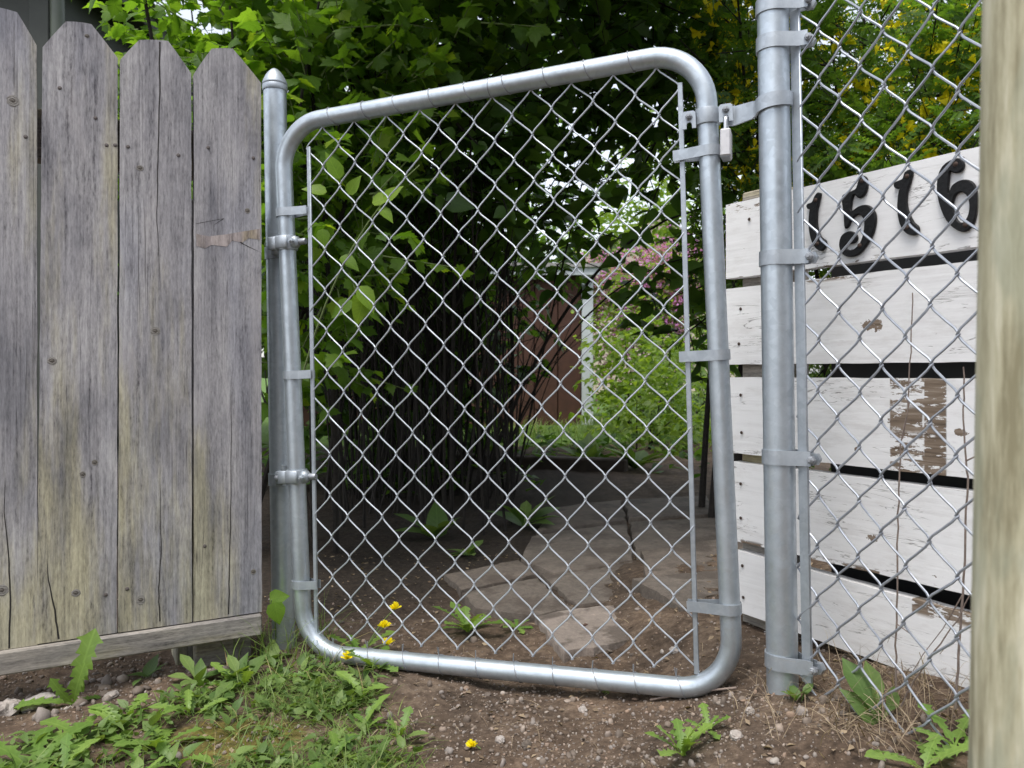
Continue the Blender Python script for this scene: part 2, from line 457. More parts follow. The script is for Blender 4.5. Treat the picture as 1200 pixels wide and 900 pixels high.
L_CARA = leaf_mat('caragana_leaf', (0.06, 0.13, 0.026), (0.14, 0.235, 0.045), 0.5, 0.5)
L_TREE = leaf_mat('tree_leaf', (0.05, 0.10, 0.02), (0.10, 0.17, 0.03), 0.4, 0.5)
L_LIGHT = leaf_mat('light_leaf', (0.11, 0.19, 0.03), (0.20, 0.28, 0.05), 0.45, 0.5)
L_WEED = leaf_mat('weed_leaf', (0.070, 0.13, 0.030), (0.17, 0.245, 0.07), 0.3, 0.5)
L_DAND = leaf_mat('dandelion_leaf', (0.10, 0.185, 0.032), (0.19, 0.29, 0.06), 0.3, 0.45)
L_GRASS = leaf_mat('grass_blade', (0.085, 0.15, 0.03), (0.19, 0.25, 0.07), 0.3, 0.5, (0.34, 0.28, 0.13))
L_STRAW = leaf_mat('straw_blade', (0.13, 0.09, 0.06), (0.42, 0.34, 0.235), 0.15, 0.7)
L_LITTER = leaf_mat('litter_flake', (0.10, 0.07, 0.045), (0.34, 0.26, 0.17), 0.1, 0.8)
YELLOW = leaf_mat('yellow_petal', (0.80, 0.67, 0.012), (0.88, 0.78, 0.02), 0.25, 0.6)
L_SHOOT = leaf_mat('young_vine_leaf', (0.13, 0.24, 0.02), (0.24, 0.36, 0.03), 0.5, 0.5)
PINK = leaf_mat('pink_floret', (0.40, 0.14, 0.40), (0.60, 0.28, 0.58), 0.3, 0.6)
BARK = flat('shrub_bark', (0.019, 0.0155, 0.0125), 0.95, 0.4, 60, 0, 0.5)
STEM = flat('dry_stem', (0.20, 0.155, 0.13), 0.85, 0.3, 120)
STEMG = flat('green_stem', (0.14, 0.19, 0.06), 0.7, 0.3, 90)
TWIG = flat('twig_bark', (0.09, 0.045, 0.03), 0.85, 0.35, 120, 0, 0.5)
IRON = flat('black_cast_iron', (0.009, 0.009, 0.010), 0.55, 0.3, 160, 0, 0.6)
IRON.node_tree.nodes['Principled BSDF'].inputs['Specular IOR Level'].default_value = 0.25
SCREW = flat('rusty_screw', (0.05, 0.03, 0.022), 0.8, 0.4, 300)
SHEDRED = flat('brown_red_siding', (0.062, 0.024, 0.015), 0.8, 0.25, 12)
WHITETRIM = flat('white_trim', (0.50, 0.53, 0.56), 0.6, 0.06, 20)
ROOFGREY = flat('grey_roofing', (0.30, 0.29, 0.28), 0.9, 0.2, 40)
DARKGREEN = flat('dark_green_cladding', (0.03, 0.034, 0.026), 0.6, 0.15, 15)
GREENTRIM = flat('olive_downpipe', (0.075, 0.088, 0.06), 0.4, 0.12, 15)
TANWALL = flat('tan_house_wall', (0.50, 0.42, 0.35), 0.85, 0.08, 8)
BLACKSHEET = flat('black_plastic_sheet', (0.016, 0.017, 0.019), 0.5, 0.3, 14)
PEBBLE = None

def soil_mat():
    n = NT('bare_soil'); c = n.coord(); x, y, z = n.sep(c)
    a = n.noise(c, 9, 8, 0.7); b = n.noise(c, 75, 6, 0.7); d = n.noise(c, 2.2, 4)
    g = n.math('ADD', n.math('MULTIPLY', a, 0.5), n.math('MULTIPLY', b, 0.5))
    col = n.ramp(g, [(0.35, (0.023, 0.016, 0.011)), (0.5, (0.080, 0.057, 0.041)), (0.65, (0.175, 0.132, 0.097))])
    # drier trodden soil in the gateway and grit flecks
    dry = n.step(n.math('ADD', d, n.math('MULTIPLY', n.noise(c, 14, 4), 0.3)), 0.52, 0.74)
    col = n.mix(n.math('MULTIPLY', dry, 0.5), col, n.mix(1.0, col, (1.35, 1.25, 1.15), 'MULTIPLY'))
    fl = n.node('TexVoronoi', {'Vector': c, 'Scale': 150.0}); fm = n.step(fl.outputs['Distance'], 0.22, 0.12)
    pick = n.step(n.sep(fl.outputs['Color'])[0], 0.72, 0.78)
    col = n.mix(n.math('MULTIPLY', n.math('MULTIPLY', fm, pick), 0.8), col, n.mix(n.sep(fl.outputs['Color'])[1], (0.13, 0.10, 0.08), (0.34, 0.29, 0.24)))
    # the shrub's shade, painted into the soil as a darker ground tone
    shrub_shade = n.math('MULTIPLY', n.step(n.math('ADD', y, n.math('MULTIPLY', n.noise(c, 3, 4), .5)), 1.85, 2.2), n.step(n.math('SUBTRACT', x, n.math('MULTIPLY', n.math('SUBTRACT', y, 2.0), .10)), .55, .05))
    col = n.mix(n.math('MULTIPLY', shrub_shade, .95), col, n.ramp(b, [(0.35, (0.012, 0.009, 0.007)), (0.65, (0.045, 0.034, 0.025))]))
    # lawn beyond the far beds
    far = n.step(n.math('ADD', y, n.math('MULTIPLY', n.noise(c, 1.3, 3), 1.2)), 6.2, 6.8)
    col = n.mix(far, col, n.ramp(n.noise(c, 30, 6, 0.7), [(0.3, (0.05, 0.10, 0.018)), (0.7, (0.12, 0.20, 0.04))]))
    # mossy patch among the weeds
    mx = n.math('ADD', n.math('POWER', n.math('DIVIDE', n.math('ADD', x, 0.40), 0.13), 2.0), n.math('POWER', n.math('DIVIDE', n.math('SUBTRACT', y, 1.17), 0.09), 2.0))
    moss = n.step(n.math('ADD', mx, n.math('MULTIPLY', n.noise(c, 30, 4), 1.3)), 1.6, 0.9)
    col = n.mix(n.math('MULTIPLY', moss, 0.8), col, n.ramp(b, [(0.35, (0.06, 0.055, 0.012)), (0.65, (0.17, 0.14, 0.025))]))
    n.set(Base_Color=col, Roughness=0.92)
    n.bsdf.inputs['Specular IOR Level'].default_value = 0.25
    n.bump(g, 0.9, 0.008)
    return n.m
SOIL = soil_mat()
def stone_mat(name, lo, hi):
    n = NT(name); c = n.coord(); r = n.island()
    a = n.noise(c, 11, 7, 0.68); b = n.noise(c, 130, 5, 0.7)
    g = n.math('ADD', n.math('MULTIPLY', a, 0.6), n.math('MULTIPLY', b, 0.4))
    col = n.ramp(g, [(0.33, lo), (0.66, hi)])
    col = n.mix(n.math('MULTIPLY', r, 0.35), col, n.mix(1.0, col, (1.08, 0.93, 0.82), 'MULTIPLY'))
    grit = n.step(n.noise(c, 320, 3, 0.7), 0.58, 0.70)
    col = n.mix(n.math('MULTIPLY', grit, 0.55), col, n.mix(1.0, col, (0.45, 0.42, 0.40), 'MULTIPLY'))
    pale = n.step(n.noise(c, 46, 5, 0.7), 0.60, 0.72)
    col = n.mix(n.math('MULTIPLY', pale, 0.5), col, n.mix(1.0, col, (1.5, 1.45, 1.4), 'MULTIPLY'))
    dirt = n.step(n.noise(c, 7, 7, 0.7), 0.47, 0.60)
    col = n.mix(n.math('MULTIPLY', dirt, 0.75), col, (0.055, 0.041, 0.031))
    n.set(Base_Color=col, Roughness=0.88); n.bump(g, 0.9, 0.007)
    return n.m
FLAG = stone_mat('flagstone', (0.060, 0.049, 0.040), (0.18, 0.15, 0.124))
FLAG_PALE = stone_mat('pale_flagstone', (0.15, 0.128, 0.11), (0.33, 0.285, 0.25))
CONC = stone_mat('concrete_lump', (0.22, 0.20, 0.18), (0.50, 0.46, 0.43))
def pebble_mat():
    n = NT('pebble'); r = n.island(); c = n.coord()
    col = n.ramp(r, [(0.0, (0.09, 0.072, 0.06)), (0.35, (0.20, 0.155, 0.12)), (0.6, (0.27, 0.24, 0.22)), (0.88, (0.28, 0.19, 0.13)), (1.0, (0.40, 0.36, 0.32))])
    a = n.noise(c, 180, 5, 0.7)
    col = n.mix(n.math('MULTIPLY', a, 0.45), col, (0.09, 0.07, 0.055))
    n.set(Base_Color=col, Roughness=0.75); n.bump(a, 0.3, 0.001)
    return n.m
PEBBLE = pebble_mat()
def greenpost_mat():
    n = NT('treated_post_wood'); c = n.coord()
    g = n.noise(n.map(c, (85, 85, 9)), 1.0, 6, 0.7); b = n.noise(n.map(c, (34, 34, 10)), 1.0, 4)
    col = n.ramp(g, [(0.36, (0.24, 0.215, 0.13)), (0.48, (0.41, 0.38, 0.255)), (0.62, (0.58, 0.55, 0.41))])
    col = n.mix(n.math('MULTIPLY', n.step(b, 0.5, 0.62), 0.5), col, (0.27, 0.29, 0.21))
    col = n.mix(n.math('MULTIPLY', n.step(n.noise(n.map(c, (26, 26, 7), (4, 4, 4)), 1.0, 3), 0.6, 0.68), 0.25), col, (0.24, 0.16, 0.09))
    n.set(Base_Color=col, Roughness=0.85); n.bump(g, 0.5, 0.003)
    return n.m
WOOD_POST = greenpost_mat()

# ------------------------------------------------------------------ ground
def gh(x, y):
    """ground height"""
    x, y = np.asarray(x, float), np.asarray(y, float)
    s = lambda t: np.clip(t, 0, 1) ** 2 * (3 - 2 * np.clip(t, 0, 1))
    near = s((2.6 - y) / 1.0)
    h = 0.062 * s((x - 0.16) / 0.30) * near + 0.05 * s((x - 0.45) / 0.30) * near
    h = h - 0.012 + 0.012 * s((x + 0.1) / 0.3)
    fine = (fbm(x * 5 + 40, y * 5 + 40, 3, 3) - 0.44) * 0.030 + (fbm(x * 22 + 90, y * 22 + 70, 5, 3) - 0.44) * 0.014
    rough = np.exp(-np.maximum(0, np.hypot(x, y - 1.5) - 2.0) / 2.5)
    h = h + fine * (0.35 + 0.65 * rough)
    h = h - 0.006 * np.exp(-((x - 0.08) ** 2 / 0.10 + (y - 1.25) ** 2 / 0.06))       # trodden hollow in the gateway
    return h
def axis_pts(segs):
    out = []
    for a, b, n in segs: out += list(np.linspace(a, b, n, endpoint=False))
    return np.array(out + [segs[-1][1]])
gx = axis_pts([(-900, -60, 6), (-60, -8, 12), (-8, -2, 24), (-2, -1.05, 24), (-1.05, 0.95, 250), (0.95, 2, 24), (2, 8, 24), (8, 60, 12), (60, 900, 6)])
gy = axis_pts([(-900, -40, 6), (-40, -2, 12), (-2, 0.85, 24), (0.85, 1.9, 150), (1.9, 3.2, 70), (3.2, 9, 50), (9, 40, 16), (40, 1200, 8)])
GX, GY = np.meshgrid(gx, gy)
GZ = gh(GX, GY)
nxg, nyg = len(gx), len(gy)
idx = np.arange(nxg * nyg).reshape(nyg, nxg)
quad = np.stack([idx[:-1, :-1], idx[:-1, 1:], idx[1:, 1:], idx[1:, :-1]], -1).reshape(-1, 4)
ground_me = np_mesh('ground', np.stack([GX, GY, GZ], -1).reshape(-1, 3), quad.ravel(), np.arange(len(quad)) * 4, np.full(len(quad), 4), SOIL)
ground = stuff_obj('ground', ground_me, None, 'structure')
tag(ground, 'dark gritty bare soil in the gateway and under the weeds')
def g1(x, y): return float(gh(x, y))
def gp(px, py, z0=0.0):
    """where the view line through a pixel meets the ground"""
    Y = (HC - z0) * F / (py - 437)
    for _ in range(6):
        p = P(px, py, Y); Y = (HC - g1(p.x, p.y)) * F / (py - 437)
    return P(px, py, Y)

# flagstones of the path behind the gate, each a stone of its own
path = thing('path', 'worn flagstone path leading in behind the gate', None, (0.2, 1.8, 0))
path['kind'] = 'structure'
FLAGS = [
    ([(627, 725), (668, 717), (718, 711), (757, 719), (776, 729), (789, 741), (760, 748), (714, 760), (662, 768), (640, 745)], 0.004),
    ([(633, 676), (690, 669), (747, 660), (751, 678), (756, 696), (735, 704), (676, 711), (655, 695)], 0.005),
    ([(751, 659), (798, 653), (844, 645), (852, 668), (860, 689), (810, 694), (760, 698), (755, 678)], 0.006),
    ([(741, 704), (800, 697), (861, 691), (872, 733), (835, 741), (796, 743), (774, 725)], 0.004),
    ([(611, 654), (648, 672), (695, 666), (742, 657), (739, 634), (735, 613), (680, 618), (622, 627)], 0.017),
    ([(745, 656), (795, 650), (843, 642), (840, 622), (838, 606), (788, 609), (738, 612), (742, 634)], 0.018),
    ([(628, 622), (680, 615), (734, 609), (731, 598), (728, 586), (690, 589), (645, 595)], 0.014),
    ([(737, 608), (788, 605), (837, 602), (833, 590), (828, 579), (780, 582), (731, 585)], 0.014),
    ([(541, 694), (585, 685), (630, 677), (652, 697), (673, 712), (622, 721), (556, 712)], 0.006),
    ([(520, 673), (565, 664), (608, 656), (629, 673), (585, 682), (540, 691)], 0.006),
    ([(846, 641), (905, 634), (930, 676), (864, 688), (855, 662)], 0.013),
    ([(841, 605), (890, 602), (902, 631), (846, 639)], 0.022),
]
for k, (pl, top) in enumerate(FLAGS):
    q = [P(a, b, (HC - top) * F / (b - 437)) for a, b in pl]
    pts = []
    for i in range(len(q)):
        a, b = q[i], q[(i + 1) % len(q)]
        m = 5
        for t in range(m):
            p = a.lerp(b, t / m); jj = 0.0055 if t else 0.002
            pts.append((p.x + rnd.uniform(-jj, jj), p.y + rnd.uniform(-jj, jj)))
    cx = sum(p[0] for p in pts) / len(pts); cy = sum(p[1] for p in pts) / len(pts); n = len(pts)
    pts = [(x - cx, y - cy) for x, y in pts]
    bz = g1(cx, cy)
    zt = max(top, bz + 0.003)
    tilt = (rnd.uniform(-.010, .010), rnd.uniform(-.010, .010))
    rings = [(1.0, -0.05), (1.0, -0.007), (0.985, -0.001), (0.9, 0.001), (0.55, 0.0015)]
    mb = MB(); vs = []
    for s_, dz in rings:
        for (x, y) in pts:
            vs.append((x * s_, y * s_, zt + dz + tilt[0] * x + tilt[1] * y + (0 if s_ < .99 else rnd.uniform(-.002, .0005))))
    fs = [(r * n + i, r * n + (i + 1) % n, (r + 1) * n + (i + 1) % n, (r + 1) * n + i) for r in range(len(rings) - 1) for i in range(n)]
    vs.append((0, 0, zt + 0.001)); fs += [((len(rings) - 1) * n + i, (len(rings) - 1) * n + (i + 1) % n, len(vs) - 1) for i in range(n)]
    mb.add(vs, fs).build('flagstone', FLAG_PALE if k == 0 else FLAG, path, Matrix.Translation((cx, cy, 0)), True, 35)

# ------------------------------------------------------------------ grey wooden fence on the left
FE = P(307, 437, 1.47); FE.z = 0
fence_pl = Plane(FE, (0.874, 0.4856, 0), (0, 0, 1))       # u < 0 towards the viewer on the left
fence = thing('wooden_fence', 'weathered grey picket fence of upright dog-eared boards left of the gate', 'fence', fence_pl.at(-0.3, 0.0))
BOARDS = [  # pixel outline: bottom left, bottom right, right shoulder, apex right, apex left, left shoulder
    ([(-60, 771), (44, 756), (43, 53), (20, 14), (-25, 4), (-60, 40)]),
    ([(43, 755), (137, 741.5), (138, 68), (107, 28), (77, 25), (50, 55)]),
    ([(138.3, 741.3), (225, 729), (224, 86), (197, 48), (163, 47), (141, 70)]),
    ([(227, 728.7), (307, 717), (306, 97), (273, 57), (248, 57), (227.5, 86)]),
    ([(-170, 788), (-64, 773), (-64, 25), (-90, -10), (-130, -20), (-168, 8)]),
]
boards = []
for bl in BOARDS:
    q = [fence_pl.uv(a, b) for a, b in bl]
    # round the dog ear
    pts = [q[0], q[1]]
    def seg(a, b, n, j):
        return [(a[0] + (b[0] - a[0]) * t / n + rnd.uniform(-j, j), a[1] + (b[1] - a[1]) * t / n) for t in range(1, n)]
    right = seg(q[1], q[2], 24, 0.0005)
    top = []
    ctrl = q[2:6]
    for i in range(3):
        a, b = ctrl[i], ctrl[i + 1]
        top.append(a); 
        for t in (0.3, 0.7):
            x = a[0] + (b[0] - a[0]) * t; z = a[1] + (b[1] - a[1]) * t
            bul = 0.0008 if i != 1 else 0.0012
            top.append((x, z + bul))
    top.append(ctrl[3])
    left = seg(q[5], q[0], 24, 0.0005)
    pts = [q[0], q[1]] + right + top + left
    cx = (q[0][0] + q[1][0]) / 2
    M = fence_pl.M @ Matrix.Translation((cx, rnd.uniform(-.0008, .0008), 0)) @ Matrix.Rotation(rnd.uniform(-.006, .006), 4, 'Z')
    mb = MB(); mb.prism([(a - cx, b) for a, b in pts], 0.018)
    o = mb.build('board', WOOD, fence, M, False)
    boards.append((o, M, cx))
def board_part(bi, name, px, py, fn, mat):
    o, M, cx = boards[bi]; u, v = fence_pl.uv(px, py)
    mb = MB(); fn(mb)
    return mb.build(name, mat, o, M @ Matrix.Translation((u - cx, 0, v)))
def disc(r, asp=1.25, proud=0.0006):
    def fn(mb):
        n = 16; vs = [(0, -proud, 0)]; 
        for rr, pr in ((0.55, proud), (1.0, 0.0003)):
            vs += [(math.cos(2 * PI * k / n) * r * rr * (1 + .12 * math.sin(3 * k)), -pr, math.sin(2 * PI * k / n) * r * rr * asp) for k in range(n)]
        fs = [(0, 1 + (k + 1) % n, 1 + k) for k in range(n)] + [(1 + k, 1 + (k + 1) % n, 1 + n + (k + 1) % n, 1 + n + k) for k in range(n)]
        mb.add(vs, fs)
    return fn
for bi, x, y, r in [(0, 15, 118, .011), (0, 2, 692, .012), (1, 61, 423, .009), (1, 97, 556, .006), (1, 111, 542, .006), (1, 89, 695, .009), (1, 102, 42, .005), (2, 164, 197, .0075), (2, 182, 388, .010), (2, 165, 703, .009), (3, 290, 247, .006), (3, 297, 670, .006)]:
    board_part(bi, 'knot', x, y, disc(r * .78, rnd.uniform(.75, 1.2)), KNOT)
for bi, x, y in [(1, 70, 103), (1, 112, 138), (1, 125, 170), (1, 135, 170), (2, 150, 172), (2, 209, 182), (3, 244, 173), (3, 297, 185), (2, 149, 690), (3, 240, 640), (1, 124, 697), (0, 30, 160)]:
    board_part(bi, 'nail', x, y, lambda mb: mb.lathe([(0.0032, 0), (0.0032, 0.0006), (0.0022, 0.0012), (0, 0.0012)], 10, Matrix.Rotation(PI / 2, 4, 'X')), NAIL)
def crack(bi, pts, w):
    o, M, cx = boards[bi]; q = [fence_pl.uv(a, b) for a, b in pts]; vs = []; n = len(q)
    d = []
    for i in range(n - 1):
        for t in range(5): d.append((q[i][0] + (q[i + 1][0] - q[i][0]) * t / 5 + rnd.uniform(-.0006, .0006), q[i][1] + (q[i + 1][1] - q[i][1]) * t / 5))
    d.append(q[-1]); n = len(d)
    for i, (u, v) in enumerate(d):
        ww = w * (1 - i / (n - 1)) ** 0.6 + 0.0001
        vs += [(u - cx - ww, -0.0003, v), (u - cx + ww, -0.0003, v)]
    mb = MB(); mb.add(vs, [(2 * i, 2 * i + 1, 2 * i + 3, 2 * i + 2) for i in range(n - 1)])
    mb.build('crack', DARKWOOD, o, M)
crack(2, [(187, 49), (187, 110), (185, 190), (184, 260), (187, 330)], 0.0011)
crack(2, [(187, 728), (186, 690), (189, 640), (187, 560)], 0.0010)
crack(1, [(69, 749), (64, 715), (57, 680), (55, 655)], 0.0014)
crack(0, [(11, 760), (12, 700), (10, 650), (5, 600), (6, 560)], 0.0012)
crack(3, [(268, 720), (269, 660), (271, 560), (271, 440)], 0.0010)
crack(3, [(272, 276), (285, 286), (306, 296)], 0.0022)
crack(3, [(230, 262), (262, 256), (250, 264)], 0.0012)
# pale rubbed band across the last board
o_, M_, cx_ = boards[3]; q = [fence_pl.uv(a, b) for a, b in [(230, 274), (245, 277), (262, 275), (280, 272), (305, 268), (305, 281), (292, 279), (284, 284), (272, 282), (266, 289), (248, 287), (240, 291), (230, 288)]]
mb = MB(); mb.prism([(a - cx_, b) for a, b in q][::-1], 0.0006)
mb.build('scuff', weathered('rubbed_wood', 0.0, (1.16, 1.04, 0.96), 'z', 1.3), o_, M_ @ Matrix.Translation((0, -.0004, 0)), False)
# bottom rail and the rails behind
ua, ub = fence_pl.uv(-170, 786)[0], fence_pl.uv(306, 740)[0]
zt0, zb0 = fence_pl.uv(150, 739.5)[1], fence_pl.uv(150, 768)[1]
mb = MB(); mb.box((0, 0.016, (zt0 + zb0) / 2 - .0005), (ub - ua, 0.040, zt0 - zb0 - .004), None, 0.0025)
mb.build('bottom_rail', WOOD_RAIL, fence, fence_pl.M @ Matrix.Translation(((ua + ub) / 2, -0.006, 0)), False)
for zz in (0.27, 0.93):
    mb = MB(); mb.box((0, 0.038, zz), (ub - ua - .06, 0.036, 0.085), None, 0.002)
    mb.build('back_rail', WOOD_RAIL, fence, fence_pl.M @ Matrix.Translation(((ua + ub) / 2 - .02, 0, 0)), False)
mb = MB(); mb.box((0, 0.10, 0.40), (0.085, 0.085, 0.95), None, 0.003)
mb.build('fence_post', WOOD, fence, fence_pl.M @ Matrix.Translation((-0.10, 0.002, -.02)), False)
# a short timber stub below the rail end
us = fence_pl.uv(265, 755)[0]
mb = MB(); mb.box((0, 0.045, -0.005), (0.10, 0.03, 0.075), None, 0.003)
mb.build('kick_stub', WOOD_RAIL, fence, fence_pl.M @ Matrix.Translation((us, 0, 0)), False)

# ------------------------------------------------------------------ hinge post
HPt, HPb = P(322, 100, 1.555), P(332.5, 745, 1.555)
hd = (HPt - HPb).normalized()
hp_base = HPb - hd * 0.14
hinge_post = thing('hinge_post', 'slim galvanised steel post with pointed cap between wooden fence and gate', 'post', (hp_base.x, hp_base.y, 0))
def frame_z(p, d, ref=Vector((0, 1, 0))):
    d = d.normalized(); x = d.cross(ref).normalized(); x = -x if x.x < 0 else x; y = d.cross(x).normalized()
    return Matrix(((x.x, y.x, d.x, p.x), (x.y, y.y, d.y, p.y), (x.z, y.z, d.z, p.z), (0, 0, 0, 1)))
HM = frame_z(HPb, hd)          # local z up the post, x right, y away
Lp = (HPt - HPb).length
RP = 0.0222
MB().lathe([(RP, -0.2), (RP, 0.2), (RP, 0.6), (RP, Lp - 0.003)], 32).build('tube', GALV, hinge_post, HM)
MB().lathe([(RP + .0012, Lp - .012), (RP + .0020, Lp - .010), (RP + .0020, Lp - .002), (RP + .0012, Lp), (RP + .0022, Lp + .001), (RP + .0018, Lp + .004), (RP - .0005, Lp + .010), (RP * .78, Lp + .019), (RP * .52, Lp + .0265), (RP * .28, Lp + .0315), (RP * .1, Lp + .0335), (0, Lp + .034)], 32).build('cap', GALV_DULL, hinge_post, HM, True, 60)

# ------------------------------------------------------------------ the gate
gate_pl = Plane((-0.39452, 1.49253, 0.00046), (0.93625, -0.34871, 0.04298), (-0.04402, 0.00492, 0.99902))
GW, GH, GR, CR = 0.7886, 1.0016, 0.0160, 0.085
gate = thing('gate', 'galvanised chain-link gate with rounded tube frame standing in the opening', 'gate', gate_pl.at(0, -0.016))
GM = gate_pl.M
def rrect(w, h, r, seg=12):
    pts = []
    for cx, cy, a0 in ((w - r, h - r, 0), (r, h - r, 90), (r, r, 180), (w - r, r, 270)):
        for k in range(seg + 1):
            a = math.radians(a0 + 90 * k / seg); pts.append((cx + r * math.cos(a), cy + r * math.sin(a)))
    return pts
rp = rrect(GW, GH, CR)
path3 = []
for i in range(len(rp)):
    a, b = rp[i], rp[(i + 1) % len(rp)]; d = math.hypot(b[0] - a[0], b[1] - a[1]); n = max(1, int(d / 0.08))
    path3 += [(a[0] + (b[0] - a[0]) * t / n, 0, a[1] + (b[1] - a[1]) * t / n) for t in range(n)]
frame_o = MB().tube(path3, GR, 24, True).build('frame', GALV, gate, GM)
# seam rings where the corner bends are sleeved onto the rail
us, vs_ = gate_pl.uv(575, 103)
MB().tube([(us - .0007, 0, GH), (us + .0007, 0, GH)], GR + .0006, 24).build('seam', BOLT, frame_o, GM)

GU0, GDU, GV0, GDV = 0.0423, 0.0350, 0.0277, 0.0384
NI, NJ = 20, 25
jit = {}
def lat(i, j, seed, amp):
    k = (i, j, seed)
    if k not in jit:
        r = random.Random(i * 1009 + j * 9176 + seed * 77)
        jit[k] = (r.uniform(-amp, amp), r.uniform(-amp, amp), r.uniform(-amp, amp) * 1.3)
    return jit[k]
WR = 0.00142
def chain_wire(i, parity, u0, du, v0, dv, nj, seed, amp, r, bulge=None, shear=None):
    """one zig-zag wire of the mesh between lattice columns i and i+1 (local plane coordinates)"""
    pts = []
    def knuckle(c, j):
        a = lat(c, j, seed, amp); bz = bulge(u0 + c * du, v0 + j * dv) if bulge else 0
        sh_ = shear(u0 + c * du, v0 + j * dv) if shear else 0.0
        return Vector((u0 + c * du + a[0] + sh_, a[2] + bz, v0 + j * dv + a[1]))
    prev = None
    for j in range(nj + 1):
        right = ((i + j) % 2 == parity)
        c = i + 1 if right else i
        p = knuckle(c, j)
        e = r * 1.05
        tip = p + Vector((e if right else -e, 0, 0))          # reaches past the neighbour it hooks
        if prev is not None:
            q, qr = prev
            # strand runs on the front going right, on the back going left
            s = (-1 if right else 1) * r * 1.0
            for t, k, sag in ((0.07, 0.85, 0.0), (0.17, 1.0, 0.0012), (0.5, 0.55, 0.0), (0.83, 1.0, -0.0012), (0.93, 0.85, 0.0)):
                m = q.lerp(tip, t); m.y += s * k; m.z += sag * 1.2
                pts.append(m)
        pts.append(tip); prev = (tip, right)
    return pts
def gshear(u, v): return (v - 0.49) * (0.028 - 0.012 * u / GW) * min(1.0, max(0.25, abs(u - .42) / .38))
def gbulge(u, v): return 0.004 * math.sin(PI * u / GW) * math.sin(2.3 * PI * v / GH + .7)
for i in range(NI):
    pts = chain_wire(i, 1, GU0, GDU, GV0, GDV, NJ, 1, 0.0013, WR, bulge=gbulge, shear=gshear)
    MB().tube([(p.x, p.y, p.z) for p in pts], WR, 6).build('wire', WIRE, gate, GM)
# tension bars
for nm, (a, b), (c, d) in (('bar', (362, 172), (371, 742)), ('bar', (797, 97), (816.5, 790))):
    u1, v1 = gate_pl.uv(a, b); u2, v2 = gate_pl.uv(c, d)
    ang = math.atan2(u1 - u2, v1 - v2)
    L = math.hypot(u1 - u2, v1 - v2)
    M = GM @ Matrix.Translation(((u1 + u2) / 2, -.0005, (v1 + v2) / 2)) @ Matrix.Rotation(ang, 4, 'Y')
    mb = MB(); mb.box((0, 0, 0), (0.0078, 0.0040, L), None, 0.0008); mb.build('tension_bar', GALV_DULL, gate, M)
def band_path(R, dist, close=0.0045, seg=20, ext=0.008):
    """loop round a tube at the origin, open towards +x, both legs clasping a bar at x = dist"""
    p = [(dist + ext, -close - .001), (dist - ext * .6, -close - .0015)]
    a1 = math.radians(-62)
    for k in range(seg + 1):
        a = a1 - (2 * PI + 2 * a1) * k / seg
        p.append((R * math.cos(a), R * math.sin(a)))
    p += [(dist - ext * .6, close + .001), (dist + ext, close + .0005)]
    return p
def band(parent, M, R, dist, h=0.0155, sign=1, bolt=False, name='band'):
    S = M @ (Matrix.Identity(4) if sign > 0 else Matrix.Scale(-1, 4, (1, 0, 0)))
    mb = MB(); mb.strip(band_path(R, dist), 0.0017, h, S)
    # vertices already in world space: rebase to M
    o = MB(); inv = M.inverted(); o.v = [tuple(inv @ Vector(p)) for p in mb.v]; o.f = mb.f
    b = o.build(name, GALV_DULL, parent, M, True, 50)
    return b
def hexbolt(parent, M, r=0.0055, L=0.02, name='bolt', mat=None):
    """bolt along local -y, head towards the viewer"""
    R = Matrix.Rotation(PI / 2, 4, 'X')
    mb = MB()
    mb.lathe([(0, 0.0), (r * 1.25, 0.0), (r * 1.25, 0.0012), (r * .98, 0.0013), (r * .98, 0.005), (r * .8, 0.0062), (0, 0.0062)], 6, R)
    mb.lathe([(r * .5, -L), (r * .5, 0.0085), (r * .42, 0.0095), (0, 0.0095)], 12, R)
    return mb.build(name, mat or BOLT, parent, M, True, 30)
for v in (0.835, 0.526, 0.129):
    band(gate, GM @ Matrix.Translation((0, 0, v)), GR + .0006, 0.043 - (0.835 - v) * .018, 0.0155)
for v in (0.84, 0.524, 0.1315):
    band(gate, GM @ Matrix.Translation((GW, 0, v)), GR + .0006, 0.047 + (0.84 - v) * .014, 0.0165, -1)
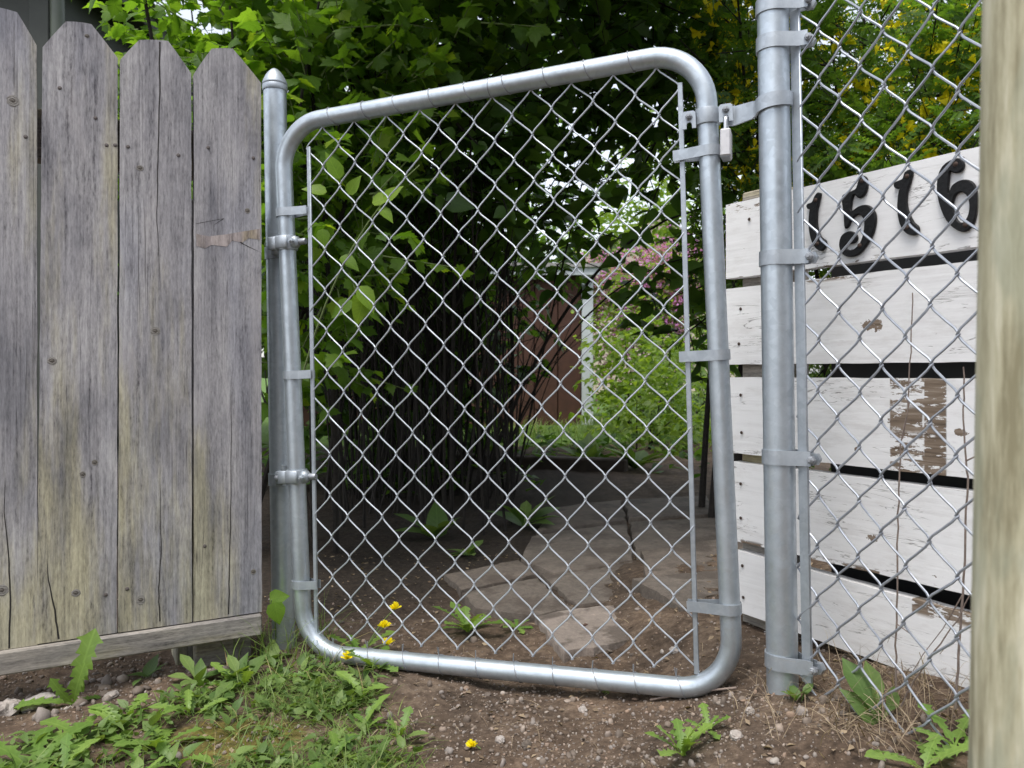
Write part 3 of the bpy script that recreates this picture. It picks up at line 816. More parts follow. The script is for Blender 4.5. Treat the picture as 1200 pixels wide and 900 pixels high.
# hinges: a clamp round the gate stile and a pin bracket round the post
for v in (0.777, 0.333):
    M = GM @ Matrix.Translation((0, 0, v))
    mb = MB()
    mb.lathe([(GR + .0003, -.0135), (GR + .0035, -.0132), (GR + .0040, -.0115), (GR + .0040, .0115), (GR + .0035, .0132), (GR + .0003, .0135)], 24)
    mb.box((-0.019, -.0165, 0), (0.024, 0.006, 0.025), None, .002)          # clasp plate reaching over the post pin
    mb.box((0.0005, -.0195, 0.0005), (0.027, 0.0045, 0.024), None, .0018)
    mb.box((0.0215, -.004, 0), (0.017, 0.022, 0.022), None, .0055)         # bolt ear
    h = mb.build('hinge', GALV_DULL, gate, M, True, 45)
    hexbolt(h, M @ Matrix.Translation((0.0225, -.0155, 0)), 0.0048, 0.030, 'bolt', GALV_DULL)
    mb = MB(); mb.lathe([(0.0052, -.010), (0.0062, -.008), (0.0062, .008), (0.0052, .010), (0, .0102)], 12, Matrix.Translation((.034, -.002, 0)) @ Matrix.Rotation(PI / 2, 4, 'Y'))
    mb.build('nut', BOLT, h, M, True, 40)
    # post side
    wp = gate_pl.at(-.01, v); t = (wp - HPb).dot(hd)
    PM = HM @ Matrix.Translation((0, 0, t - 0.012 if v < .5 else t - 0.010))
    mb = MB()
    mb.lathe([(RP + .0002, -.0125), (RP + .0024, -.012), (RP + .0024, .012), (RP + .0002, .0125)], 28)
    mb.box((0.006, -RP - .006, 0.006), (0.016, 0.015, 0.026), None, .002)
    mb.tube([(0.012, -RP - .004, -.01), (0.013, -RP - .004, .018), (0.0135, -RP - .004, .030)], .0058, 12)
    b = mb.build('hinge_bracket', GALV_DULL, hinge_post, PM, True, 45)
    mb = MB(); mb.lathe([(0, 0), (.006, 0), (.0052, .003), (.003, .0045), (0, .005)], 12, Matrix.Translation((.002, -RP - .0132, 0.006)) @ Matrix.Rotation(PI / 2, 4, 'X'))
    mb.build('bolt', BOLT, b, PM, True, 40)
# tie wires round the top and bottom rails
def tie(u, v, top, seed):
    r = random.Random(seed); R = GR + .0009; pts = []
    base = GH if top else 0.0
    lean = r.uniform(.008, .016) * (-1 if top else 1)
    turns = 1.0
    a0 = -PI / 2 if top else PI / 2
    n = 18
    for k in range(n + 1):
        a = a0 - 2 * PI * turns * k / n
        pts.append((u + lean * math.sin(PI * k / n) + r.uniform(-.0002, .0002), -R * math.cos(a) * (1 if True else -1), base + R * math.sin(a)))
    end = (u + r.uniform(-.004, .004), -.003, v + (.004 if not top else -.004))
    pts = [end] + pts + [(u + .002, -.003, v + (-.003 if top else .003))]
    MB().tube(pts, 0.00085, 5).build('tie_wire', TIE, gate, GM)
for i in range(2, NI, 2): tie(GU0 + i * GDU + gshear(GU0 + i * GDU, 1.0), GV0 + NJ * GDV, True, i)
for i in range(1, NI, 2): tie(GU0 + i * GDU + gshear(GU0 + i * GDU, 0.0), GV0, False, 100 + i)
# cut wire tails standing up at the bottom selvage
# latch: collar on the gate stile with two flanges, and a fork swung round the latch post
LPt, LPb = P(907.0, 100, 1.172), P(917.0, 805, 1.172)
ld = (LPt - LPb).normalized()
LM = frame_z(LPb, ld)
LR = 0.0228
LV = 0.894
M = GM @ Matrix.Translation((GW, 0, LV))
mb = MB()
mb.lathe([(GR + .0003, -.0125), (GR + .0030, -.012), (GR + .0034, -.010), (GR + .0034, .010), (GR + .0030, .012), (GR + .0003, .0125)], 24)
latch = mb.build('latch', GALV_DULL, gate, M, True, 45)
def flange(x, z, hole=True):
    mb = MB(); w, h = 0.0205, 0.027
    out = [(-w / 2, -h / 2), (-.0042, -h / 2), (-.0042, -h / 2 + .0055), (-.003, -h / 2 + .009), (0, -h / 2 + .0102), (.003, -h / 2 + .009), (.0042, -h / 2 + .0055), (.0042, -h / 2), (w / 2, -h / 2), (w / 2, h / 2 - .003), (w / 2 - .003, h / 2), (-w / 2 + .003, h / 2), (-w / 2, h / 2 - .003)]
    mb.prism(out, 0.0032)
    MM = M @ Matrix.Translation((x, -.0125, z))
    mb.build('flange', GALV_DULL, latch, MM, True, 30)
    hexbolt(latch, MM @ Matrix.Translation((0, -.0002, .0045)), 0.0046, .012)
flange(-0.0270, -.003)
flange(0.0285, -.0005)
# fork arm: leaves the flange, bends and lies against the front of the post
def post_at(z):
    t = (z - LPb.z) / ld.z; return LPb + ld * t
zc = P(880, 130, 1.16).z
pc = post_at(zc)
fl = M @ Vector((0.0285, -.006, -.003))
pth = [(fl.x - .004, fl.y, fl.z), (fl.x + .012, fl.y - .003, fl.z - .004)]
R = LR + .0016
arc = []
for k in range(13):
    a = math.radians(168 + (322 - 168) * k / 12)
    arc.append((pc.x + R * math.cos(a), pc.y + R * math.sin(a)))
poly = [(fl.x - .002, fl.y + .001), (fl.x + .010, fl.y + .002), (fl.x + .016, fl.y - .001), (arc[0][0] - .004, arc[0][1] + .006)] + arc
zz = [fl.z - .001, fl.z - .001, fl.z - .001, fl.z] + [fl.z + .001 + (zc + .016 - fl.z) * (k / 12) ** .8 for k in range(13)]
mb = MB(); 
vs = []; n = len(poly)
hts = [0.030, 0.030, 0.029, 0.026] + [0.022 - .002 * k / 12 for k in range(13)]
for i in range(n):
    a, b = Vector(poly[max(i - 1, 0)]), Vector(poly[min(i + 1, n - 1)]); t = (b - a).normalized(); nn = Vector((t.y, -t.x))
    for off in (0, .0034):
        q = Vector(poly[i]) + nn * off
        for s_ in (-.5, .5): vs.append((q.x, q.y, zz[i] + s_ * hts[i]))
fs = [(0, 1, 3, 2), tuple(4 * (n - 1) + k for k in (0, 2, 3, 1))]
for i in range(n - 1):
    a, b = 4 * i, 4 * (i + 1)
    fs += [(a, b, b + 1, a + 1), (a + 2, a + 3, b + 3, b + 2), (a, a + 2, b + 2, b), (a + 1, b + 1, b + 3, a + 3)]
mb.add(vs, fs).build('fork', GALV_DULL, latch, None, True, 50)

# padlock hanging in the latch
lk = M @ Vector((0.0285, -.0118, -.0135))
pad = thing('padlock', 'small silver padlock hanging from the gate latch', 'padlock', (lk.x, lk.y, lk.z - 0.056))
PMt = Matrix.Translation((lk.x, lk.y, lk.z)) @ Matrix.Rotation(math.radians(70), 4, 'Z')
mb = MB(); mb.box((0, 0, -0.0360), (0.034, 0.0155, 0.041), None, 0.0018); mb.build('body', LOCK, pad, PMt, True, 30)
sh = []
for k in range(13):
    a = PI * k / 12; sh.append((-.0105 * math.cos(a), 0, -.003 + .0085 * math.sin(a)))
MB().tube([(-.0105, 0, -.016)] + sh + [(.0105, 0, -.016)], .0030, 12).build('shackle', SHACK, pad, PMt)
mb = MB(); mb.box((0, 0, -0.0573), (0.030, 0.0125, 0.0016), None, 0.0004); mb.build('base_plate', BOLT, pad, PMt, True, 30)

# ------------------------------------------------------------------ latch post and the chain-link panel on the right
latch_post = thing('latch_post', 'thick galvanised steel post with strap bands right of the gate', 'post', (LPb.x, LPb.y, 0.04))
MB().lathe([(LR, -0.25), (LR, 0.0), (LR, 0.5), (LR, 1.12)], 40).build('tube', GALV, latch_post, LM)
MB().lathe([(LR + .002, 1.105), (LR + .002, 1.122), (LR * .95, 1.132), (LR * .6, 1.145), (0, 1.150)], 32).build('cap', GALV_DULL, latch_post, LM, True, 60)
side_pl = Plane(P(940, 430, 1.15), (0.55, -0.835, 0), (0, 0, 1))
side = thing('chain_link_fence', 'taut chain-link panel stretched in front of the white board fence', 'fence', side_pl.at(.2, -.49))
SU0, SDU, SDV = -0.006, 0.03255, 0.03725
v_low = 0.002 - SDV * 2 * 6.5          # knuckles of odd columns at 0.002 + k * 2 * SDV
SNJ = 31
def sbulge(u, v): return 0.003 * math.sin(9 * u) * math.sin(4 * v)
for i in range(17):
    pts = chain_wire(i, 0, SU0, SDU, v_low, SDV, SNJ, 5, 0.0012, 0.0017, bulge=sbulge)
    MB().tube([(p.x, p.y, p.z) for p in pts], 0.0017, 6).build('wire', WIRE_OLD, side, side_pl.M)
u1, v1 = side_pl.uv(932, 12); u2, v2 = side_pl.uv(947, 800)
ang = math.atan2(u1 - u2, v1 - v2)
M = side_pl.M @ Matrix.Translation(((u1 + u2) / 2, -.001, (v1 + v2) / 2)) @ Matrix.Rotation(ang, 4, 'Y')
mb = MB(); mb.box((0, 0, 0), (0.0165, 0.0045, math.hypot(u1 - u2, v1 - v2)), None, 0.001); mb.build('tension_bar', GALV_DULL, side, M)
for (px, py) in ((937, 3), (937, 47), (939, 301), (942, 537), (946, 781)):
    bu, bv = side_pl.uv(px, py); bp = side_pl.at(bu, bv)
    pc = post_at(bp.z)
    dx = Vector((bp.x - pc.x, bp.y - pc.y)); a = math.atan2(dx.y, dx.x)
    BM = Matrix.Translation(pc) @ Matrix.Rotation(a, 4, 'Z')
    b = band(side, BM, LR + .0006, dx.length + .004, 0.0215)
    hexbolt(b, BM @ Matrix.Translation((dx.length + .013, -.006, -.001)), 0.0056, 0.024)
    mb = MB(); mb.lathe([(0, -.006), (.0088, -.0055), (.0095, -.003), (.0095, .003), (.0088, .0055), (0, .006)], 6, Matrix.Translation((dx.length + .013, .009, -.001)) @ Matrix.Rotation(PI / 2, 4, 'X'))
    mb.build('nut', GALV_DULL, b, BM, True, 30)

# ------------------------------------------------------------------ white board fence with the house number
white_pl = Plane(P(852, 440, 1.46), (0.549, -0.836, 0), (0, 0, 1))
WZ = white_pl.O.z
white = thing('board_fence', 'peeling white fence of wide horizontal boards behind the chain-link panel', 'fence', white_pl.at(.3, 0.05 - WZ))
def wu(px, py): return white_pl.uv(px, py)
WB = [(-.0041, .1797, .3181, 0.0), (-.0035, .0200, .1606, 0.0), (.0030, -.1430, -.0030, 0.0), (.0110, -.3045, -.1590, -.004), (.0180, -.4330, -.3210, -.030)]
p3a, p3b = wu(1042, 500)[0], wu(1108, 500)[0]
p5a = wu(1068, 720)[0]
kx, kz = wu(1022, 381)
BLOBS = {1: [(kx, kz, .022, .012, .50)], 3: [(wu(1022, 632)[0], wu(1022, 632)[1], .014, .009, .25)], 2: [(wu(1126, 507)[0], wu(1126, 507)[1], .012, .007, .5), (wu(1050, 492)[0], wu(1050, 492)[1], .016, .014, .40), (wu(1004, 525)[0], wu(1004, 525)[1], .008, .006, .6)]}
PATCH = {
    1: [(.10, .26, .155, .17, .004, .50)],
    2: [(p3a, p3b, -.16, .02, .002, .50), (p3b - .032, p3b, -.16, .02, .002, .43), (p3a, p3a + .05, -.085, -.045, .006, .42)],
    3: [(.03, .30, -.31, -.300, .003, .5)],
    4: [(p5a, .60, -.352, -.30, .005, .47), (.34, .70, -.47, -.435, .006, .5)],
    0: [(.02, .30, .16, .186, .003, .55), (.0, .08, .30, .33, .004, .55)],
}
WL = 0.78
wboards = []
for k, (x0, z0, z1, sl) in enumerate(WB):
    mt = painted('white_paint', PATCH[k], k * 3.7, BLOBS.get(k, ()))
    N = 30; out = []
    for t in range(N + 1):
        x = x0 + (WL - x0) * t / N; out.append((x, z0 + sl * (x - x0) + rnd.uniform(-.0006, .0006)))
    for t in range(N, -1, -1):
        x = x0 + (WL - x0) * t / N; out.append((x, z1 + sl * (x - x0) + rnd.uniform(-.0006, .0006)))
    mb = MB(); mb.prism(out, 0.022)
    o = mb.build('board', mt, white, white_pl.M @ Matrix.Translation((0, rnd.uniform(0, .003), 0)), False)
    wboards.append(o)
mb = MB(); N = 12
mb.box((0.40, 0.010, -.468 - .018), (0.80, 0.03, 0.055), None, .003)
mb.build('bottom_plate', painted('white_paint_base', [(.30, .8, -.55, -.40, .01, .45)], 9.1), white, white_pl.M @ Matrix.Rotation(math.radians(1.3), 4, 'Y') @ Matrix.Translation((0, 0.006, 0)), False)
for xx in (0.055, 0.73):
    mb = MB(); mb.box((xx, 0.068, -.09), (0.085, 0.085, 0.86), None, .003)
    mb.build('post', WOOD_RAIL, white, white_pl.M, False)
mb = MB(); mb.box((0.48, 0.13, -.06), (0.70, 0.006, 0.74), None, .001)
mb.build('back_panel', BLACKSHEET, white, white_pl.M, False)
for k, (px, py) in enumerate([(868, 362), (866, 403), (868, 463), (869, 507), (868, 567), (868, 607), (870, 663), (871, 700), (878, 257), (1128, 186)]):
    u, v = wu(px, py)
    bi = [1, 1, 2, 2, 3, 3, 4, 4, 0, 0][k]
    MB().lathe([(0.0030, 0), (0.0030, 0.0005), (0.002, 0.001), (0, 0.001)], 10, Matrix.Rotation(PI / 2, 4, 'X')).build('nail', SCREW, wboards[bi], white_pl.M @ Matrix.Translation((u, -.0002, v)))

def digit(name, label, loops, screws):
    q = [[wu(920 + x / 5, 160 + y / 5) for x, y in l] for l in loops]
    cu = sum(p[0] for p in q[0]) / len(q[0]); zlo = min(p[1] for p in q[0])
    base = white_pl.at(cu, zlo, 0.0)
    th = thing(name, label, 'house number', base)
    def smooth_loop(l):
        out = []; n = len(l)
        for i in range(n):
            p0, p1, p2, p3 = (Vector(l[(i + k) % n]) for k in (-1, 0, 1, 2))
            for t in (0, .25, .5, .75):
                v = 0.5 * (2 * p1 + (p2 - p0) * t + (2 * p0 - 5 * p1 + 4 * p2 - p3) * t * t + (3 * p1 - p0 - 3 * p2 + p3) * t ** 3)
                out.append((v.x - cu, v.y - zlo))
        return out
    sl = [smooth_loop(l) for l in q]
    M = white_pl.M @ Matrix.Translation((cu, -0.0044, zlo))
    mb = MB()
    # chamfered front: inset ring
    def inset(l, d):
        n = len(l); area = sum(l[i][0] * l[(i + 1) % n][1] - l[(i + 1) % n][0] * l[i][1] for i in range(n)); s_ = 1 if area > 0 else -1
        out = []
        for i in range(n):
            a, b = Vector(l[i - 1]), Vector(l[(i + 1) % n]); t = (b - a)
            if t.length < 1e-7: out.append(l[i]); continue
            t.normalize(); out.append((l[i][0] - t.y * d * s_, l[i][1] + t.x * d * s_))
        return out
    ins = [inset(sl[0], .0013)] + [inset(l, -.0013) for l in sl[1:]]
    tri = geometry.tessellate_polygon([[Vector((a, b, 0)) for a, b in l] for l in ins])
    n = sum(len(l) for l in sl)
    vs = [(a, -.0008, b) for l in ins for a, b in l] + [(a, .0008, b) for l in sl for a, b in l] + [(a, .0043, b) for l in sl for a, b in l]
    fs = [tuple(t) for t in tri]; b0 = 0
    for l in sl:
        m = len(l)
        for i in range(m):
            j = (i + 1) % m
            fs += [(b0 + i, b0 + j, n + b0 + j, n + b0 + i), (n + b0 + i, n + b0 + j, 2 * n + b0 + j, 2 * n + b0 + i)]
        b0 += m
    mb.add(vs, fs).build('plate', IRON, th, M, True, 30)
    for x, y in screws:
        u, v = wu(920 + x / 5, 160 + y / 5)
        MB().lathe([(0.0036, 0), (0.0036, 0.0008), (0.0024, 0.0018), (0, 0.002)], 12, Matrix.Rotation(PI / 2, 4, 'X')).build('screw', SCREW, th, white_pl.M @ Matrix.Translation((u, -.0051, v)))
ONE_A = [(198, 330), (217, 336), (208, 380), (196, 440), (195, 510), (205, 560), (220, 590), (245, 610), (248, 640), (226, 668), (195, 662), (165, 620), (149, 560), (145, 500), (149, 445), (152, 428), (138, 424), (132, 408), (142, 394), (165, 385), (180, 350)]
ONE_B = [(735, 195), (757, 203), (742, 270), (724, 330), (722, 400), (735, 450), (760, 500), (788, 528), (791, 562), (762, 580), (720, 570), (687, 530), (669, 470), (665, 400), (672, 330), (678, 306), (660, 308), (645, 294), (648, 272), (672, 260), (695, 248), (708, 212)]
FIVE = [(460, 230), (485, 245), (490, 295), (472, 342), (440, 362), (416, 342), (404, 356), (396, 400), (398, 436), (440, 410), (490, 402), (525, 430), (541, 480), (526, 560), (490, 630), (440, 690), (385, 706), (345, 690), (325, 645), (330, 600), (350, 570), (388, 555), (420, 568), (431, 598), (412, 625), (372, 632), (362, 648), (378, 664), (412, 660), (448, 620), (465, 570), (471, 505), (456, 467), (430, 460), (400, 485), (378, 528), (357, 535), (350, 450), (340, 355), (380, 328), (420, 308), (437, 262)]
SIX = [(1020, 128), (1050, 145), (1056, 180), (1032, 210), (997, 215), (975, 206), (968, 245), (964, 300), (966, 335), (985, 290), (1030, 260), (1080, 255), (1117, 282), (1133, 340), (1133, 420), (1120, 490), (1090, 540), (1050, 560), (1000, 540), (950, 490), (915, 410), (898, 330), (900, 250), (920, 190), (960, 150)]
SIXH = [(1040, 327), (1072, 348), (1087, 400), (1080, 460), (1052, 504), (1020, 494), (1000, 450), (991, 400), (1006, 345)]
digit('house_number', 'first black metal numeral 1, beside the tension bar, left of the 5', [ONE_A], [(200, 630), (190, 375)])
digit('house_number', 'black metal numeral 5 on the top white board', [FIVE], [(448, 640), (462, 262)])
digit('house_number', 'black metal numeral 1 between the 5 and the 6', [ONE_B], [(724, 535), (725, 235)])
digit('house_number', 'black metal numeral 6 on the top white board by wooden post', [SIX, SIXH], [(1068, 520), (1010, 165)])

# ------------------------------------------------------------------ close wooden post at the right edge
wp_base = P(1225, 437, 0.375)
post_r = 0.0285
mb = MB(); prof = [(post_r * (1 + .012 * math.sin(7 * z)) + (0.0035 * (0.6 - z) / .6), z) for z in np.linspace(-.05, 1.05, 24)]
wpost = mb.lathe(prof, 36).build('wooden_post', WOOD_POST, None, Matrix.Translation((wp_base.x, wp_base.y, 0.0)) @ Matrix.Translation((0, 0, .53)) @ Matrix.Rotation(math.radians(.55), 4, 'Y') @ Matrix.Translation((0, 0, -.53)))
tag(wpost, 'pale green treated wooden post close up at the right edge', 'post')

# ------------------------------------------------------------------ leaf templates (length 1 along +y, facing +z)
def ovate(w, heart=0.06, fold=0.10, droop=0.16, st=((0.0, .0), (.12, .72), (.32, 1.0), (.55, .82), (.8, .38))):
    V, Fc = [], []
    mid = [(0, t, -droop * t * t) for t, _ in st] + [(0, 1.0, -droop)]
    V += mid; nm = len(mid); L, R = [], []
    for t, k in st[1:]:
        y = t - (heart if t < .2 else 0)
        for s_, arr in ((-1, L), (1, R)):
            arr.append(len(V)); V.append((s_ * w * k, y, fold * k * w * 2 - droop * t * t))
    for arr, sg in ((L, 1), (R, -1)):
        f = [(0, 1, arr[0])]
        for i in range(len(arr) - 1): f.append((i + 1, i + 2, arr[i + 1], arr[i]))
        f.append((nm - 2, nm - 1, arr[-1]))
        Fc += [q if sg > 0 else q[::-1] for q in f]
    return V, Fc
def lobed(droop=0.14):
    out = [(0, 0), (.13, -.03), (.30, .10), (.36, .22), (.30, .27), (.47, .42), (.52, .58), (.38, .55), (.33, .62), (.27, .78), (.15, .80), (0, 1.02)]
    pts = out + [(-x, y) for x, y in out[-2:0:-1]]
    V = [(0, .42, .03)] + [(x, y, -droop * y * y + .10 * abs(x) - .02) for x, y in pts]
    n = len(pts)
    return V, [(0, 1 + i, 1 + (i + 1) % n) for i in range(n)][::1]
def pinnate(n=5):
    V, Fc = [], []
    def lf(bx, by, dx, dy, L, w):
        b = len(V); nx, ny = -dy, dx
        V.extend([(bx, by, 0), (bx + dx * L * .5 + nx * w, by + dy * L * .5 + ny * w, .02), (bx + dx * L, by + dy * L, -.03), (bx + dx * L * .5 - nx * w, by + dy * L * .5 - ny * w, .02)])
        Fc.append((b, b + 1, b + 2, b + 3))
    for i in range(n):
        y = .18 + .7 * i / n
        for s_ in (-1, 1): lf(0, y, s_ * .86, .5, .27, .075)
    lf(0, .88, .12, .99, .24, .07)
    b = len(V); V.extend([(-.008, 0, 0), (.008, 0, 0), (.005, .9, 0), (-.005, .9, 0)]); Fc.append((b, b + 1, b + 2, b + 3))
    return V, Fc
def toothed(droop=0.25, n=5, w=0.16, seed=0):
    """dandelion leaf: narrow base, a few uneven back-pointing lobes, a broad end lobe"""
    r = random.Random(seed); V, Fc = [(0, 0, 0)], []
    rows = []; st = [(0.02, .02), (.14, .028)]
    t = .20
    for i in range(n):
        step = (.62 / n) * r.uniform(.8, 1.2); k = w * (.42 + .58 * min(1, (t + .1) / .6)) * r.uniform(.8, 1.15)
        st += [(t, k * .45), (t + step * .18, k * .95), (t + step * .55, k * .72)]
        t += step
    st += [(t, w * .62), (t + .05, w * 1.05), (min(.93, t + .13), w * .72)]
    for t, k in st:
        z = 0.5 * droop * t - droop * t * t * 1.3
        a, b = r.uniform(.85, 1.15), r.uniform(.85, 1.15)
        rows.append((len(V), len(V) + 1, len(V) + 2)); V += [(-k * a, t - k * .22, z + k * .30), (0, t, z), (k * b, t - k * .22, z + k * .30)]
    for a, b in zip(rows, rows[1:]): Fc += [(a[0], a[1], b[1], b[0]), (a[1], a[2], b[2], b[1])]
    tip = len(V); V.append((0, 1.0, .5 * droop - droop * 1.3)); a = rows[-1]; Fc += [(a[0], a[1], tip), (a[1], a[2], tip)]
    return V, Fc
def spoon(w=.18, droop=.3):
    return ovate(w, 0, .12, droop, ((0, 0), (.15, .16), (.34, .35), (.58, .95), (.80, .85)))
T_HAZEL = ovate(.40, .10)
T_VINE = lobed()
T_OVAL = ovate(.30, .02)
T_PIN = pinnate()
T_SMALL = ([(0, 0, 0), (.28, .42, .06), (0, 1, -.08), (-.28, .42, .06)], [(0, 1, 2, 3)])
def tmpl_mesh(name, t, mat): 
    me = bpy.data.meshes.new(name); me.from_pydata(t[0], [], t[1]); me.polygons.foreach_set('use_smooth', [True] * len(me.polygons)); me.materials.append(mat); me.update()
    uv = me.uv_layers.new(name='leaf')
    for lp in me.loops: uv.data[lp.index].uv = t[0][lp.vertex_index][:2]
    return me

def twigs_in(rng, ell, n, updir=0.35, shell=0.55):
    """n twig starts and directions in an ellipsoid (cx,cy,cz,rx,ry,rz), more of them towards its skin"""
    d = rng.normal(size=(n, 3)); d /= np.linalg.norm(d, axis=1, keepdims=True)
    r = rng.random(n) ** shell
    c, s = np.array(ell[:3]), np.array(ell[3:])
    p = c + d * s * r[:, None]
    g = d + rng.normal(size=(n, 3)) * .55; g[:, 2] += updir
    g /= np.linalg.norm(g, axis=1, keepdims=True)
    return p, g
def leaves_on(rng, p, g, L, per, size, spread=0.9, flat_=0.9, droop=0.15):
    """pairs of leaves along each twig: positions, directions, normals, sizes"""
    P_, D_, N_, S_ = [], [], [], []
    n = len(p)
    for k in range(per):
        t = (k // 2 + .6) / (per / 2)
        pos = p + g * (L * t)[:, None]
        side = np.cross(g, rng.normal(size=(n, 3)) * .35 + np.array([0, 0, 1.0])); side /= np.linalg.norm(side, axis=1, keepdims=True) + 1e-9
        sg = 1 if k % 2 else -1
        d = g * .55 + side * sg * spread + rng.normal(size=(n, 3)) * .28; d[:, 2] -= droop
        nn = rng.normal(size=(n, 3)) * (1 - flat_ * .55); nn[:, 2] += flat_
        P_.append(pos); D_.append(d); N_.append(nn); S_.append(size * rng.uniform(.55, 1.15, n))
    return np.concatenate(P_), np.concatenate(D_), np.concatenate(N_), np.concatenate(S_)
def proj(p):
    Y = np.maximum(p[:, 1], .05); return 600 + F * p[:, 0] / Y, 437 - F * (p[:, 2] - HC) / Y
def crown(root, tmpl, mat, rng, T, keep=260, minpx=14, part='leaf', crown_name='crown'):
    """the leaves that show largest become objects of their own; the rest are one crown"""
    pos = T[:, :3, 3]; s = np.linalg.norm(T[:, :3, 1], axis=1)
    px, py = proj(pos); size = F * s / np.maximum(pos[:, 1], .05)
    ok = (px > 20) & (px < 1145) & (py > 0) & (py < 870) & (size > minpx)
    order = np.argsort(-(size * ok)); near = order[:keep]; near = near[ok[near]]
    mask = np.ones(len(T), bool); mask[near] = False
    me = tmpl_mesh(part, tmpl, mat)
    for i in near:
        o = bpy.data.objects.new(part, me.copy()); link(o, root, Matrix([list(r) for r in T[i]]))
    if mask.any(): stuff_obj(crown_name, cloud(crown_name, tmpl, T[mask], mat), root)
def twig_mesh(root, p, g, L, r0, mat, name='twigs'):
    T = frames(p, g, np.tile([0, 0.1, 1.0], (len(p), 1)), L)
    w = r0 / np.maximum(L, 1e-4)
    T[:, :3, 0] *= w[:, None]; T[:, :3, 2] *= w[:, None]
    tm = ([(1, 0, 0), (-.5, 0, .87), (-.5, 0, -.87), (.4, 1, 0), (-.2, 1, .35), (-.2, 1, -.35)], [(0, 1, 4, 3), (1, 2, 5, 4), (2, 0, 3, 5)])
    stuff_obj(name, cloud(name, tm, T, mat), root)
def bez(a, b, c, n=9):
    a, b, c = Vector(a), Vector(b), Vector(c)
    return [a * (1 - t) ** 2 + b * 2 * t * (1 - t) + c * t * t for t in (k / n for k in range(n + 1))]

# ------------------------------------------------------------------ big hazel shrub behind the gate
rg = np.random.default_rng(21)
hz = thing('hazel_shrub', 'large dark leafy shrub with a thicket of stems behind the gate', 'shrub', (0.0, 3.3, 0.0))
hz_clumps = [  # cx cy cz rx ry rz twigs
    (-0.10, 3.0, 1.75, .70, .60, .45, 250), (0.40, 3.3, 1.95, .50, .50, .45, 170), (0.62, 3.2, 1.62, .28, .3, .26, 62), (-0.75, 3.1, 1.70, .50, .50, .50, 45), (-0.35, 2.7, 1.35, .45, .40, .35, 150),
    (0.05, 3.6, 2.5, 1.0, .9, .50, 230), (0.60, 2.9, 1.30, .16, .22, .18, 24), (-0.9, 3.4, 1.1, .55, .5, .45, 150), (0.78, 3.4, 2.3, .45, .6, .5, 120),
    (-0.35, 4.3, 1.5, .9, .6, .8, 260), (-1.3, 4.2, 1.5, .7, .8, .9, 150), (0.66, 2.85, .72, .16, .16, .10, 16), (0.58, 3.0, .86, .12, .16, .08, 9), (0.05, 3.0, 1.15, .35, .3, .25, 60), (-1.4, 5.5, 1.2, 1.4, .7, 1.1, 260),
    (-0.6, 5.8, 2.2, 1.2, 1.0, .7, 200),
    (-0.8, 3.0, 2.5, .6, .7, .5, 45), (-0.3, 2.6, 2.25, .6, .5, .36, 150), (0.15, 2.5, 2.75, .8, .7, .4, 130),
    (-0.20, 1.95, 2.0, .45, .40, .36, 80), (0.20, 2.2, 2.15, .50, .45, .38, 170), (0.5, 2.6, 2.3, .4, .5, .4, 90),
    (-0.55, 5.0, .6, .40, .3, .6, 170), (-0.85, 4.2, .75, .65, .45, .6, 260), (-0.45, 4.6, .85, .45, .4, .55, 160), (-0.6, 3.7, 1.2, .55, .4, .3, 160),
    (-0.55, 3.9, .45, .55, .3, .35, 120), (0.55, 2.05, 1.98, .35, .35, .28, 90), (0.0, 1.75, 2.1, .5, .3, .3, 60),
]
Ps, Gs = [], []
for c in hz_clumps:
    p, g = twigs_in(rg, c[:6], c[6]); Ps.append(p); Gs.append(g)
Pt, Gt = np.concatenate(Ps), np.concatenate(Gs)
Lt = rg.uniform(.14, .30, len(Pt))
p, d, nn, s = leaves_on(rg, Pt, Gt, Lt, 6, 0.082)
crown(hz, T_HAZEL, L_HAZEL, rg, frames(p, d, nn, s), 290, 16)
twig_mesh(hz, Pt, Gt, Lt, .0028, BARK)
for k in range(190):
    r = random.Random(500 + k)
    thick = k < 40
    b = Vector((min(.0, r.gauss(-.42, .26)), 3.45 + r.gauss(0, .34), 0)); b.z = g1(b.x, b.y) - .02
    ang = r.uniform(-1.0, 1.1); reach = r.uniform(.15, .95) if thick else r.uniform(.05, .6); h = r.uniform(1.5, 2.5) if thick else r.uniform(.7, 1.9)
    tip = b + Vector((math.sin(ang) * reach + r.gauss(0, .1), r.uniform(-.45, .6), h))
    midp = b.lerp(tip, .5) + Vector((-math.sin(ang) * reach * .30 + r.gauss(0, .07), r.gauss(0, .08), .12))
    rr = r.uniform(.005, .010) if thick else r.uniform(.0025, .006)
    pts_ = bez(b, midp, tip, 10)
    mb = MB().tube(pts_, [rr * (1 - .75 * i / 10) for i in range(11)], 6)
    for j in range(3 if thick else 2):                       # forks
        q = pts_[r.randrange(3, 8)]; e = q + Vector((r.gauss(0, .22), r.gauss(0, .15), r.uniform(.15, .5)))
        mb.tube(bez(q, q.lerp(e, .5) + Vector((r.gauss(0, .04), 0, -.03)), e, 4), [rr * .5 * (1 - .18 * i) for i in range(5)], 5)
    mb.build('stem', BARK, hz)
# a bare limb reaching right over the path, with leaves
MB().tube(bez((-0.15, 3.35, -.02), (0.30, 3.1, 1.35), (0.95, 2.75, 1.10), 10), [.009 * (1 - .07 * i) for i in range(11)], 7).build('stem', BARK, hz)
MB().tube(bez((-0.10, 3.40, -.02), (0.22, 3.1, 1.02), (0.80, 2.8, .96), 10), [.006 * (1 - .07 * i) for i in range(11)], 6).build('stem', BARK, hz)

